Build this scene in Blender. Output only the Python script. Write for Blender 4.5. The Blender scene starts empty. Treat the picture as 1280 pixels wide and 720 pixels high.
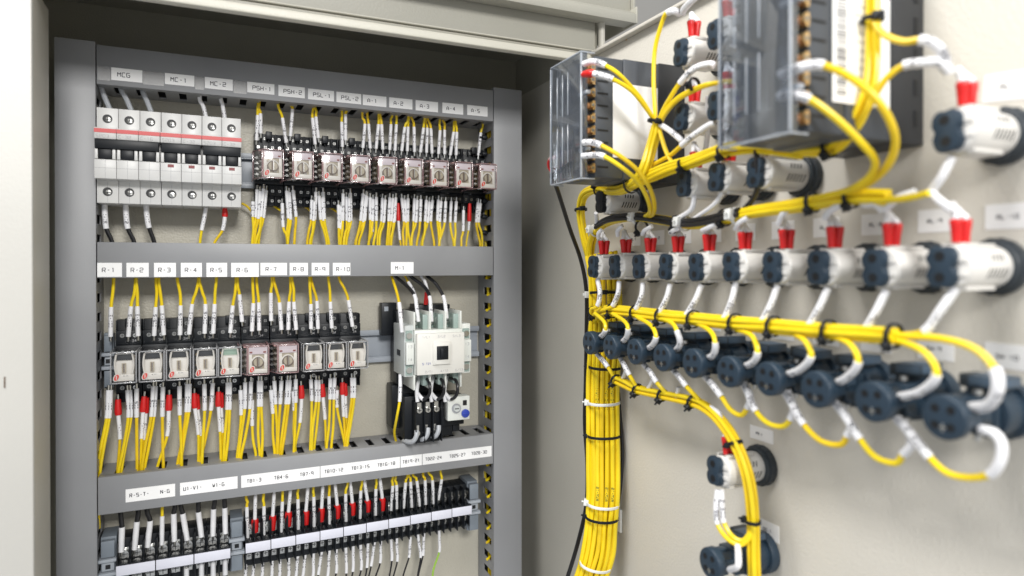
import bpy, bmesh, math, random
from mathutils import Vector
random.seed(7)
RAD = math.radians
scene = bpy.context.scene
COL = scene.collection

# ------------------------------------------------------------------ camera model (world units: mm * .001)
F = 838.0; YAW = RAD(24.2); PIT = RAD(0.3); CY = 335.4
_cy, _sy, _cp, _sp = math.cos(YAW), math.sin(YAW), math.cos(PIT), math.sin(PIT)
CR = Vector((_cy, -_sy, 0)); CF = Vector((_sy*_cp, _cy*_cp, -_sp)); CU = Vector((_sy*_sp, _cy*_sp, _cp))
PLATE = 750.0      # y of the mounting plate face (mm)
DOOR = 360.0       # x of the door's inner face (mm)
def ray(px, py): return CR*((px-640)/F) + CU*((CY-py)/F) + CF
def P(px, py, d=0):                     # point d mm in front of the mounting plate
    r = ray(px, py); return r*((PLATE-d)/r.y)
def D(px, py, d=0):                     # point d mm off the door's inner face
    r = ray(px, py); return r*((DOOR-d)/r.x)

# ------------------------------------------------------------------ materials
MATS = {}
def mat(name, col, rough=.5, metal=0, bump=0, bscale=400, var=0, vscale=60, spec=.5, trans=0, coat=0):
    m = bpy.data.materials.new(name); m.use_nodes = True
    nt = m.node_tree; b = nt.nodes['Principled BSDF']
    b.inputs['Base Color'].default_value = (*col, 1)
    b.inputs['Roughness'].default_value = rough; b.inputs['Metallic'].default_value = metal
    b.inputs['Specular IOR Level'].default_value = spec
    if coat: b.inputs['Coat Weight'].default_value = coat
    tc = nt.nodes.new('ShaderNodeTexCoord')
    if var:
        n = nt.nodes.new('ShaderNodeTexNoise'); n.inputs['Scale'].default_value = vscale; n.inputs['Detail'].default_value = 5
        nt.links.new(tc.outputs['Object'], n.inputs['Vector'])
        r = nt.nodes.new('ShaderNodeMapRange'); r.inputs['From Min'].default_value = .3; r.inputs['From Max'].default_value = .7
        r.inputs['To Min'].default_value = 1-var; r.inputs['To Max'].default_value = 1+var
        nt.links.new(n.outputs['Fac'], r.inputs['Value'])
        mx = nt.nodes.new('ShaderNodeVectorMath'); mx.operation = 'SCALE'; mx.inputs[0].default_value = col
        nt.links.new(r.outputs['Result'], mx.inputs['Scale']); nt.links.new(mx.outputs[0], b.inputs['Base Color'])
        r2 = nt.nodes.new('ShaderNodeMapRange'); r2.inputs['To Min'].default_value = max(.03, rough-.12); r2.inputs['To Max'].default_value = min(1, rough+.12)
        nt.links.new(n.outputs['Fac'], r2.inputs['Value']); nt.links.new(r2.outputs['Result'], b.inputs['Roughness'])
    if bump:
        n = nt.nodes.new('ShaderNodeTexNoise'); n.inputs['Scale'].default_value = bscale; n.inputs['Detail'].default_value = 2
        nt.links.new(tc.outputs['Object'], n.inputs['Vector'])
        bp = nt.nodes.new('ShaderNodeBump'); bp.inputs['Strength'].default_value = bump; bp.inputs['Distance'].default_value = .001
        nt.links.new(n.outputs['Fac'], bp.inputs['Height']); nt.links.new(bp.outputs['Normal'], b.inputs['Normal'])
    MATS[name] = m; return m
def clear(name, tint, gloss, rough=.08, body=None, bodyfac=0):
    m = bpy.data.materials.new(name); m.use_nodes = True
    nt = m.node_tree; nt.nodes.clear()
    o = nt.nodes.new('ShaderNodeOutputMaterial'); t = nt.nodes.new('ShaderNodeBsdfTransparent'); t.inputs[0].default_value = (*tint, 1)
    g = nt.nodes.new('ShaderNodeBsdfGlossy'); g.inputs['Roughness'].default_value = rough
    lw = nt.nodes.new('ShaderNodeLayerWeight'); lw.inputs['Blend'].default_value = .25
    mr = nt.nodes.new('ShaderNodeMapRange'); mr.inputs['To Min'].default_value = gloss; mr.inputs['To Max'].default_value = .6
    nt.links.new(lw.outputs['Fresnel'], mr.inputs['Value'])
    mx = nt.nodes.new('ShaderNodeMixShader'); nt.links.new(mr.outputs[0], mx.inputs[0])
    src = t
    if body:
        d = nt.nodes.new('ShaderNodeBsdfDiffuse'); d.inputs[0].default_value = (*body, 1)
        m2 = nt.nodes.new('ShaderNodeMixShader'); m2.inputs[0].default_value = bodyfac
        nt.links.new(t.outputs[0], m2.inputs[1]); nt.links.new(d.outputs[0], m2.inputs[2]); src = m2
    nt.links.new(src.outputs[0], mx.inputs[1]); nt.links.new(g.outputs[0], mx.inputs[2]); nt.links.new(mx.outputs[0], o.inputs[0])
    MATS[name] = m
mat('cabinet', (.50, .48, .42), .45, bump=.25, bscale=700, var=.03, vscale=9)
mat('cabinet_shaded', (.30, .29, .24), .5, bump=.25, bscale=700, var=.05, vscale=9)  # same cabinet paint, darkened in colour for the unlit interior
mat('door_paint', (.66, .63, .565), .42, bump=.3, bscale=500, var=.035, vscale=6)
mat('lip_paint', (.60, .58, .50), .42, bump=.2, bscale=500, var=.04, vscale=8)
mat('rail_shaded', (.36, .35, .30), .45, bump=.2, bscale=500, var=.05, vscale=8)  # cabinet colour darkened, shade on the top rail and hood put in
mat('frame_paint', (.54, .53, .495), .4, bump=.1, bscale=420, var=.035, vscale=6)
mat('wall', (.33, .32, .30), .7, var=.05, vscale=3)
mat('plate', (.50, .475, .40), .42, bump=.5, bscale=520, var=.05, vscale=25)
mat('duct', (.262, .267, .278), .42, bump=.06, bscale=900, var=.12, vscale=7)
mat('duct_in', (.05, .05, .052), .6)  # inside of the grey duct, coloured dark for the shade in it
mat('yellow', (.87, .64, .010), .36, var=.09, vscale=55)
mat('yellow_b', (.82, .57, .010), .42, var=.10, vscale=70)
mat('yellow_c', (.86, .65, .015), .33, var=.08, vscale=40)
mat('yellow_green', (.30, .52, .06), .4)
mat('black_wire', (.012, .012, .014), .38)
mat('grey_sleeve', (.42, .44, .47), .45)
mat('sleeve', (.80, .80, .82), .42, var=.03, vscale=80)
mat('red', (.62, .012, .012), .35, var=.06, vscale=70)
mat('wire_print', (.10, .11, .03), .5)
mat('ink', (.03, .03, .045), .6)
mat('paper', (.90, .90, .90), .5, var=.02, vscale=60)
mat('strip', (.70, .71, .80), .45, var=.02, vscale=60)
mat('black', (.008, .010, .013), .42, var=.12, vscale=70, spec=.3)
mat('black_soft', (.03, .032, .036), .5)
mat('steel', (.62, .62, .60), .28, metal=1)
mat('steel_dark', (.30, .30, .29), .35, metal=1)
mat('brass', (.72, .50, .24), .3, metal=1)
mat('din', (.36, .39, .43), .42, var=.05, vscale=30)
mat('bracket', (.19, .22, .255), .45, var=.08, vscale=40)
mat('mcb', (.66, .66, .65), .38, var=.02, vscale=60)
mat('stripe', (.62, .07, .07), .4)
mat('print_grey', (.40, .40, .41), .5)
mat('indicator', (.22, .03, .03), .4)
mat('relay_white', (.74, .71, .66), .4, var=.05, vscale=120)
mat('relay_pink', (.62, .36, .36), .4)
mat('relay_lilac', (.66, .58, .62), .4)
mat('relay_tan', (.42, .37, .28), .4, var=.2, vscale=200)
mat('relay_brown', (.16, .12, .09), .35, var=.2, vscale=200)
mat('relay_red', (.70, .07, .05), .4)
mat('relay_green', (.30, .42, .34), .4)
mat('contactor', (.70, .72, .68), .4, var=.02, vscale=60)
mat('contactor_face', (.72, .71, .665), .42, var=.02, vscale=60)
mat('contactor_side', (.52, .55, .54), .45, var=.02, vscale=60)
mat('contactor_well', (.30, .38, .35), .35)
mat('dial_blue', (.025, .055, .36), .35)
mat('dial_grey', (.33, .34, .36), .35)
mat('lamp_white', (.70, .685, .655), .36, var=.02, vscale=60)
mat('slate', (.018, .036, .058), .42, var=.10, vscale=60)
mat('slate_hi', (.055, .088, .13), .42, var=.08, vscale=60)
mat('nut', (.022, .030, .038), .45)
mat('hole', (.004, .005, .007), .5)
mat('meter', (.060, .068, .080), .42, var=.08, vscale=40)
mat('meter_rib', (.10, .12, .155), .4, var=.1, vscale=60)
mat('meter_black', (.016, .018, .022), .45)
mat('meter_light', (.24, .29, .37), .35)
mat('tie_white', (.78, .79, .77), .35)
mat('copper', (.45, .22, .09), .4)
clear('clear', (.93, .93, .93), .05, .1)
clear('clear_pink', (.75, .70, .70), .12, .12, (.50, .30, .31), .45)
clear('clear_edge', (.75, .76, .77), .12, .12, (.62, .62, .64), .38)
clear('clear_blue', (.64, .67, .71), .11, .06, (.42, .46, .52), .10)
clear('clear_blue_edge', (.8, .85, .9), .15, .15, (.62, .67, .74), .55)
clear('tape', (.85, .85, .85), .03, .35, (.5, .5, .5), .25)

# ------------------------------------------------------------------ mesh builder (mm)
FONT = {'0':"00 06 46 40 00",'1':"15 26 20",'2':"05 06 46 43 03 00 40",'3':"06 46 40 00;13 43",'4':"30 36 02 42",
 '5':"46 06 03 43 40 00",'6':"46 06 00 40 43 03",'7':"06 46 20",'8':"00 06 46 40 00;03 43",'9':"40 46 06 03 43",
 'A':"00 04 26 44 40;02 42",'B':"00 06 36 45 44 33 03;33 42 41 30 00",'C':"46 06 00 40",'G':"46 06 00 40 43 23",'H':"00 06;40 46;03 43",
 'L':"06 00 40",'M':"00 06 23 46 40",'N':"00 06 40 46",'P':"00 06 46 43 03",'R':"00 06 46 43 03;23 40",'S':"46 06 03 43 40 00",
 'T':"06 46;26 20",'U':"06 00 40 46",'V':"06 20 46",'W':"06 10 23 30 46",'E':"46 06 00 40;03 33",'D':"00 06 36 44 42 30 00",
 '-':"13 33",'+':"13 33;24 22",'I':"26 20",'X':"00 46;06 40",'/':"00 46"}
class MB:
    def __init__(s): s.v = []; s.f = []; s.m = []
    def face(s, idx, m): s.f.append(tuple(idx)); s.m.append(m)
    def box(s, x0, x1, y0, y1, z0, z1, m):
        i = len(s.v)
        s.v += [(x0,y0,z0),(x1,y0,z0),(x1,y1,z0),(x0,y1,z0),(x0,y0,z1),(x1,y0,z1),(x1,y1,z1),(x0,y1,z1)]
        for q in ((0,3,2,1),(4,5,6,7),(0,1,5,4),(1,2,6,5),(2,3,7,6),(3,0,4,7)): s.face([i+k for k in q], m)
        return s
    def fr(s, x0, x1, d0, d1, z0, z1, m): return s.box(x0, x1, -d1, -d0, z0, z1, m)   # d = distance out of the mounting surface
    def cyl(s, p0, p1, r0, m, r1=None, n=16, caps=True, m_cap=None):
        p0 = Vector(p0); p1 = Vector(p1); r1 = r0 if r1 is None else r1
        t = (p1-p0).normalized(); a = t.orthogonal().normalized(); b = t.cross(a); i = len(s.v)
        for p, r in ((p0, r0), (p1, r1)):
            for k in range(n):
                w = 2*math.pi*k/n; s.v.append(tuple(p + a*(r*math.cos(w)) + b*(r*math.sin(w))))
        for k in range(n): s.face((i+k, i+(k+1) % n, i+n+(k+1) % n, i+n+k), m)
        if caps:
            s.face([i+k for k in range(n)][::-1], m_cap or m); s.face([i+n+k for k in range(n)], m_cap or m)
        return s
    def prism(s, prof, d0, d1, m):                    # (x,z) profile extruded along the depth
        i = len(s.v); n = len(prof)
        for d in (d0, d1): s.v += [(x, -d, z) for x, z in prof]
        for k in range(n): s.face((i+k, i+(k+1) % n, i+n+(k+1) % n, i+n+k), m)
        s.face([i+k for k in range(n)][::-1], m); s.face([i+n+k for k in range(n)], m); return s
    def tube(s, pts, r, m, n=8, caps=True):
        pts = [Vector(p) for p in pts]; i0 = len(s.v); N = len(pts)
        t = (pts[1]-pts[0]).normalized(); a = t.orthogonal().normalized()
        for j, p in enumerate(pts):
            t = (pts[min(j+1, N-1)]-pts[max(j-1, 0)]).normalized()
            a = (a - t*a.dot(t)).normalized(); b = t.cross(a)
            rr = r[j] if isinstance(r, (list, tuple)) else r
            for k in range(n):
                w = 2*math.pi*k/n; s.v.append(tuple(p + a*(rr*math.cos(w)) + b*(rr*math.sin(w))))
        for j in range(N-1):
            for k in range(n):
                s.face((i0+j*n+k, i0+j*n+(k+1) % n, i0+(j+1)*n+(k+1) % n, i0+(j+1)*n+k), m)
        if caps:
            s.face([i0+k for k in range(n)][::-1], m); s.face([i0+(N-1)*n+k for k in range(n)], m)
        return s
    def text(s, txt, o, right, up, h, m='ink', w=None, th=None, wrap=None, gap=2.0):
        # stroke lettering; o = lower left.  wrap=(axis point fn) maps (u,v) onto a curved sleeve
        u = h/6; th = th or h*.13; x = 0; w = w or 1.0
        mp = wrap or (lambda a, b: Vector(o) + Vector(right)*a + Vector(up)*b)
        for c in txt:
            if c == ' ': x += 4*u*w; continue
            for pl in FONT.get(c, '').split(';'):
                q = [(x+int(k[0])*u*w, int(k[1])*u) for k in pl.split()]
                for (a0, b0), (a1, b1) in zip(q, q[1:]):
                    L = math.hypot(a1-a0, b1-b0) or 1; nx, ny = -(b1-b0)/L*th/2, (a1-a0)/L*th/2
                    i = len(s.v)
                    s.v += [tuple(mp(a0+nx, b0+ny)), tuple(mp(a0-nx, b0-ny)), tuple(mp(a1-nx, b1-ny)), tuple(mp(a1+nx, b1+ny))]
                    s.face((i, i+1, i+2, i+3), m)
            x += (4+gap)*u*w
        return s
    def build(s, name, parent=None, bevel=0, origin=None, smooth=True, seg=2):
        me = bpy.data.meshes.new(name); k = .001
        o0 = origin or (0, 0, 0)
        me.from_pydata([((x-o0[0])*k, (y-o0[1])*k, (z-o0[2])*k) for x, y, z in s.v], [], s.f)
        names = []
        for q in s.m:
            if q not in names: names.append(q)
        for q in names: me.materials.append(MATS[q])
        for p, q in zip(me.polygons, s.m): p.material_index = names.index(q)
        if bevel:
            bm = bmesh.new(); bm.from_mesh(me)
            ed = [e for e in bm.edges if e.is_manifold and e.calc_face_angle(0) > .6]
            bmesh.ops.bevel(bm, geom=ed, offset=bevel*k, segments=seg, profile=.5, affect='EDGES', clamp_overlap=True)
            bm.to_mesh(me); bm.free()
        if smooth:
            for p in me.polygons: p.use_smooth = True
            me.set_sharp_from_angle(angle=RAD(38))
        o = bpy.data.objects.new(name, me); COL.objects.link(o)
        if parent: o.parent = parent
        if origin: o.location = Vector(origin)*k
        return o
def tag(o, label, cat, group=None):
    o['label'] = label; o['category'] = cat
    if group: o['group'] = group
    return o
def thing(name, label, cat, loc, rotz=0, group=None):
    o = bpy.data.objects.new(name, None); COL.objects.link(o); o.empty_display_size = .01
    o.location = Vector(loc)*.001; o.rotation_euler = (0, 0, rotz)
    return tag(o, label, cat, group)
def dup(root, loc, label, group=None):
    def cp(o, par):
        c = o.copy(); COL.objects.link(c); c.parent = par
        for ch in list(o.children): cp(ch, c)
        return c
    r = cp(root, None); r.location = Vector(loc)*.001; r['label'] = label
    if abs(root.rotation_euler[2]) > 1: r.rotation_euler = (random.uniform(-.012, .012), random.uniform(-.10, .10), DROT+random.uniform(-.015, .015))
    if group: r['group'] = group
    return r
DROT = -math.pi/2     # local frame of things on the door: x = towards the viewer, y = into the door
ORD = ['first', 'second', 'third', 'fourth', 'fifth', 'sixth', 'seventh', 'eighth', 'ninth', 'tenth', 'eleventh', 'twelfth', 'thirteenth', 'fourteenth', 'fifteenth', 'sixteenth', 'seventeenth', 'eighteenth', 'nineteenth', 'twentieth']
ORD += ['twenty-' + q for q in ORD[:9]]

# ------------------------------------------------------------------ cabinet
cab = thing('electrical_cabinet', 'cream painted steel control cabinet with its door swung open', 'cabinet', (120, 790, -520))
cab_o = Vector((120, 790, -520))
def cpart(name, m, par=None, bevel=0, seg=2):
    for i, v in enumerate(m.v): m.v[i] = tuple(Vector(v)-cab_o)
    return m.build(name, par or cab, bevel, seg=seg)
cpart('mounting_plate', MB().box(-128, 331, 750, 752.5, -480, 198, 'plate'))
cpart('back_wall', MB().box(-205, 372, 790, 792, -520, 330, 'cabinet_shaded'))
cpart('side_wall', MB().box(360.5, 363, 594, 790, -520, 215, 'cabinet').box(360.5, 363, 594, 790, 215, 300, 'cabinet_shaded'))  # top stretch uses the darkened colour, shade under the ceiling painted in
cpart('side_wall', MB().box(-205, -202, 640, 790, -520, 330, 'cabinet_shaded'))
cpart('ceiling', MB().box(-202, 360, 600, 790, 262, 265, 'cabinet_shaded'))
cpart('front_frame', MB().box(-330, -119, 592, 594, -520, 420, 'frame_paint').box(-121.5, -119, 594, 649, -520, 206.5, 'cabinet'), bevel=.9, seg=3)
rail = MB()
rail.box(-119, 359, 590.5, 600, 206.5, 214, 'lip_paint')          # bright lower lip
rail.box(-119, 359, 595, 600, 214, 218, 'rail_shaded')              # shallow groove
rail.box(-119, 359, 591.5, 600, 218, 262, 'rail_shaded')            # face
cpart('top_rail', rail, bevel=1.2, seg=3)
hood = MB().box(-160, 394, 569.5, 572, 245, 254.5, 'rail_shaded').box(-160, 394, 572, 590, 254.5, 257, 'rail_shaded').box(-160, 394, 571, 590, 246.5, 248, 'rail_shaded')
hood.box(-160, 394, 580, 583, 257, 420, 'rail_shaded').box(394, 396, 569.5, 700, 245, 262, 'rail_shaded')
hood.box(394.5, 397, 575, 700, 262, 420, 'rail_shaded')
cpart('rain_hood', hood, bevel=.5)
door = MB().box(360, 362, -250, 592, -620, 216.5, 'door_paint').box(352.5, 360, -250, 592, 213.5, 216.5, 'door_paint').box(362, 374, -250, 592, 214, 216.5, 'door_paint')
dobj = cpart('door', door, bevel=.5)
hng = MB().cyl((364.5, 588, 222), (364.5, 588, 262), 3.5, 'cabinet')
cpart('hinge', hng)
m = MB(); c = D(783, 49, .2); m.cyl(c, c+Vector((-.4, 0, 0)), 1.3, 'brass', n=10); cpart('screw', m, dobj)
m = MB(); c = Vector((-136, 591.8, -85)); m.box(c.x-.5, c.x+.5, c.y-.2, c.y+.3, c.z-4, c.z+4, 'relay_brown'); cpart('keyhole', m)

# stickers on the door
def sticker(y, z, w, h, txt, tilt=0):
    m = MB(); m.box(359.7, 359.97, y-w/2, y+w/2, z-h/2, z+h/2, 'paper')
    m.text(txt, (359.6, y+w*.22, z-h*.1), (0, -1, 0), (0, 0, 1), h*.17, th=.4)
    if tilt:
        cc = Vector((0, y, z))
        for i, v in enumerate(m.v):
            q = Vector(v)-cc; a = tilt; m.v[i] = (v[0], y+q.y*math.cos(a)-q.z*math.sin(a), z+q.y*math.sin(a)+q.z*math.cos(a))
    cpart('name_label', m, dobj)
LY = [205.7+35.6*k for k in range(10)]            # lamp / switch columns along the door, nearest first
for k, y in enumerate(LY):
    sticker(y-3, 24, 20, 12.6, 'RL-%d' % (10-k))
    sticker(y-3, -45.5, 20, 12.5, 'SW-%d' % (10-k))
sticker(199, 88, 30, 14, 'PL-1', .10)
sticker(364.5, -121.5, 22, 9.5, 'PB-1'); sticker(358, -188, 20, 12, 'SS-1')
for y, z in ((399, 134), (399, 85), (363, 134), (363, 85), (327, 85)): sticker(y, z, 18, 9, 'PL-2')

# ------------------------------------------------------------------ wiring ducts
def duct_h(label, x0, x1, z0, z1, labels, tape=()):
    cx = (x0+x1)/2; cz = (z0+z1)/2
    t = thing('wiring_duct', label, 'wiring duct', (cx, PLATE, cz), 0, 'grey slotted wiring ducts')
    L0, L1, h = x0-cx, x1-cx, (z1-z0)/2
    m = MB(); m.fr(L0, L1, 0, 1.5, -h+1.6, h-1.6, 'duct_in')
    for zz0, zz1 in ((-h+.3, -h+1.6), (h-1.6, h-.3)):
        m.fr(L0, L1, 1.5, 12, zz0, zz1, 'duct')
        x = L0
        while x < L1-2:
            m.fr(x, min(x+11.5, L1), 12, 46, zz0, zz1, 'duct'); x += 18
    m.build('slotted_body', t)
    m = MB(); m.fr(L0, L1, 48.6, 50, -h, h, 'duct').fr(L0, L1, 41, 48.6, -h, -h+1.2, 'duct').fr(L0, L1, 41, 48.6, h-1.2, h, 'duct')
    m.build('cover', t, .35)
    for (xa, xb, za, zb, txts, th) in labels:
        m = MB(); m.fr(xa-cx, xb-cx, 50.05, 50.25, za-cz, zb-cz, 'paper')
        for fx, tx in txts: m.text(tx, (xa-cx+(xb-xa)*fx, -50.3, (za+zb)/2-cz-th*.55), (1, 0, 0), (0, 0, 1), th, w=.98 if len(txts) == 1 and len(tx) < 6 else .88, th=.6)
        m.build('name_label', t)
    for (xa, xb, za, zb) in tape: MB().fr(xa-cx, xb-cx, 50.3, 50.36, za-cz, zb-cz, 'tape').build('clear_tape', t)
    return t
def lab(x0, x1, y0, y1, txts, th=3.7):
    a = P(x0, y0, 50.2); b = P(x1, y1, 50.2); return (a.x, b.x, b.z, a.z, txts, th)
one = lambda s_: [(.2, s_)]
L1 = [lab(139, 178, 84, 103.5, one('MCG')), lab(206, 243, 91, 108.5, one('MC-1')), lab(256, 291, 96, 113.5, one('MC-2')), lab(309, 343, 102, 118.5, one('PSH-1')),
      lab(348, 381, 106, 123, one('PSH-2')), lab(385, 417.5, 110.5, 127, one('PSL-1')), lab(420.5, 451.5, 114.5, 130.5, one('PSL-2')), lab(453.5, 483, 118, 134, one('A-1')),
      lab(486.5, 515.5, 121.5, 137, one('A-2')), lab(519.5, 547.5, 125, 140.5, one('A-3')), lab(553, 579, 128, 143.5, one('A-4')), lab(584, 609.5, 131, 146, one('A-5'))]
duct_h('grey wiring duct at the top of the panel with labels MCG to A-5', -92.8, 291.2, 162, 197, L1,
       [(P(a, 100, 50).x, P(b, 100, 50).x, 165.5, 178) for a, b in ((122, 138), (179, 205), (244, 255), (292, 308))])
L2 = [lab(a, b, 328.5, 346 if a < 300 else 344, one('R-%d' % (i+1))) for i, (a, b) in enumerate(((121.5, 152.5), (158, 186), (192.5, 220), (226, 252.4), (258, 284), (289, 323.5), (325.5, 358.8), (362, 385), (389.5, 411.5), (416, 438)))]
L2.append(lab(488.5, 517, 327.5, 342, one('M-1')))
duct_h('grey wiring duct across the middle of the panel with labels R-1 to M-1', -92.8, 291.2, -11.8, 20.5, L2)
L3 = [lab(157, 219, 614, 631, [(.08, 'R-S-T-'), (.7, 'N-G')], 3.1), lab(225, 297, 606, 623, [(.06, 'U1-V1-'), (.56, 'W1-G')], 3.1),
      lab(301.5, 399.8, 593, 610, [(.07, 'TB1-3'), (.41, 'TB4-6'), (.74, 'TB7-9')], 3.1), lab(400.6, 500, 578, 597, [(.05, 'TB10-12'), (.38, 'TB13-15'), (.71, 'TB16-18')], 3.1),
      lab(500.8, 527.4, 570, 587, [(.1, 'TB19-21')], 3.1), lab(528.2, 614.5, 561.5, 580, [(.04, 'TB22-24'), (.38, 'TB25-27'), (.7, 'TB28-30')], 3.1)]
def level(l, z): return [(a, b, z-5.9, z+5.9, t, h) for a, b, c, d, t, h in l]
duct_h('grey wiring duct low on the panel with labels R-S-T to TB28-30', -92.8, 291.2, -225, -191.2, level(L3, -210.5))
def duct_v(label, x0, x1, z0, z1, slotted):
    cx = (x0+x1)/2
    t = thing('wiring_duct', label, 'wiring duct', (cx, PLATE, z0), 0, 'grey slotted wiring ducts')
    w = (x1-x0)/2; H = z1-z0
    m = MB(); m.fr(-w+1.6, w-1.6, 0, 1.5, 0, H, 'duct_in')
    for xa, xb in ((-w+.3, -w+1.6), (w-1.6, w-.3)):
        m.fr(xa, xb, 1.5, 18, 0, H, 'duct'); m.fr(xa, xb, 41.5, 46, 0, H, 'duct')
        z = 4
        while z < H:
            m.fr(xa, xb, 18, 41.5, z, min(z+9.5, H), 'duct'); z += 18
    m.build('slotted_body', t)
    MB().fr(-w, w, 48.6, 50.2, 0, H, 'duct').fr(-w, -w+1.2, 44, 48.6, 0, H, 'duct').fr(w-1.2, w, 44, 48.6, 0, H, 'duct').build('cover', t, .35)
duct_v('tall grey wiring duct down the left edge of the panel', -124.5, -93.6, -480, 199.5, True)
duct_v('tall grey wiring duct down the right edge with slots showing wires', 292, 326.8, -480, 200.5, True)
# the bottom duct below the frame edge, its top just out of view
# ------------------------------------------------------------------ DIN rails
def din_rail(label, x0, x1, z):
    cx = (x0+x1)/2; w = (x1-x0)/2
    t = thing('mounting_rail', label, 'DIN rail', (cx, PLATE, z), 0, 'steel mounting rails')
    MB().fr(-w, w, 0, 1.2, -13, 13, 'din').fr(-w, w, 1.2, 7, 12, 13.2, 'din').fr(-w, w, 1.2, 7, -13.2, -12, 'din').fr(-w, w, 6.4, 7.6, 13.2, 18, 'din').fr(-w, w, 6.4, 7.6, -18, -13.2, 'din').build('rail', t, .2)
din_rail('steel rail behind the breakers and the upper relay row', -88, 290, 97)
din_rail('steel rail behind the lower relay row and the contactor', -92.5, 291, -90.5)
din_rail('steel rail under the terminal blocks at the bottom', -92.5, 288, -277)
def bracket(x, z, w, label, h=26, dtop=40):
    t = thing('end_bracket', label, 'end clamp', (x, PLATE, z), 0, 'grey rail end clamps')
    m = MB(); h_ = h
    m.fr(-w/2, w/2, 7.7, dtop-6, -h_, h_, 'bracket').fr(-w/2+.8, w/2-.8, dtop-6, dtop, 9, h_-2, 'bracket').fr(-w/2+.8, w/2-.8, dtop-6, dtop, -h_+2, -9, 'bracket')
    m.fr(-w/2-1.5, w/2+1.5, dtop-8, dtop+1.5, 4.6, 8, 'din').fr(-w/2-1.5, w/2+1.5, dtop-8, dtop+1.5, -8, -4.6, 'din').fr(-w/2+1, w/2-1, dtop-7, dtop-1, -4, 4, 'din')
    m.build('clamp_body', t, .4)
    MB().fr(-2, 2, dtop-1, dtop-.8, -2, 2, 'hole').build('screw', t)
bracket(-86.5, -277, 12.5, 'grey end clamp left of the R-S-T terminal blocks')
bracket(22.8, -276.5, 11.5, 'grey end clamp between the large and the small terminal blocks')
bracket(272, -275, 12, 'grey end clamp at the right end of the terminal blocks', 28)
bracket(-88, -90.5, 8, 'grey end clamp left of the R-1 relay socket', 26, 22)

# ------------------------------------------------------------------ circuit breakers
def breaker(label, n, x0):
    w = 17.1; W = n*w
    t = thing('circuit_breaker', label, 'circuit breaker', (x0, PLATE, 98.4), 0, 'white circuit breakers')
    for i in range(n):
        a, b = i*w+.12, (i+1)*w-.12
        m = MB(); m.fr(a, b, 7.7, 50, -42.8, 42.8, 'mcb')
        m.fr(a, b, 50, 65, 12.5, 22.4, 'mcb'); m.fr(a, b, 50, 65, -22.4, -5.5, 'mcb'); m.fr(a, b, 50, 56, -5.4, 12.4, 'mcb')
        m.fr(a+.4, a+3, 56, 66.5, -5.4, 3.2, 'mcb').fr(b-3, b-.4, 56, 66.5, -5.4, 3.2, 'mcb')
        p = m.build('pole', t, .45)
        c = (a+b)/2
        g = MB()                                  # fine moulded seams and printing
        g.fr(c-.12, c+.12, 65.02, 65.1, -22.2, -6, 'print_grey').fr(a+.3, b-.3, 65.02, 65.1, -13.2, -12.95, 'print_grey')
        g.fr(c-.12, c+.12, 50.02, 50.1, -42, -24, 'print_grey')
        g.build('moulded_seam', p)
        MB().fr(a, b, 65.02, 65.4, 17.9, 21.4, 'stripe').build('colour_stripe', p)
        MB().text(['S203', 'C-32', 'C-16'][i % 3], (a+1.5, -65.15, 13.6), (1, 0, 0), (0, 0, 1), 2.6, 'print_grey', th=.3).build('print', p)
        for zz in (33, -32.6):
            s = MB(); s.cyl((c, -50.02, zz), (c, -50.3, zz), 3.9, 'hole', n=20)
            s.cyl((c+.5, -50.31, zz-.6), (c+.5, -50.5, zz-.6), 2.6, 'steel' if zz < 0 and n == 2 and x0 < -20 else 'steel_dark', n=14, r1=2.2); s.fr(c+.6, c+2.2, 50.61, 50.7, zz-2, zz-.9, 'steel')  # the last small bright patch is a painted glint on the screw
            s.fr(c-1.7, c+2.4, 50.52, 50.6, zz-.9, zz-.2, 'black_soft').fr(c, c+.7, 50.52, 50.6, zz-2.6, zz+1.5, 'black_soft')
            s.build('terminal_screw', p)
        if n == 2: MB().fr(c-2.5, c+2.5, 65.02, 65.35, -9.6, -6.9, 'indicator').build('indicator_window', p)
    m = MB(); m.fr(.9, W-.9, 57, 67.5, 3.6, 12, 'black')
    for i in range(n): m.fr(i*w+3.6, (i+1)*w-3.6, 56.2, 66, -5.2, 3.4, 'black')
    m.build('toggle', t, .5)
breaker('white three pole circuit breaker with red stripe below the MCG label', 3, -93)
breaker('white two pole circuit breaker with red stripe below the MC-1 label', 2, -41.5)
breaker('white two pole circuit breaker with red stripe below the MC-2 label', 2, -7.2)

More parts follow.
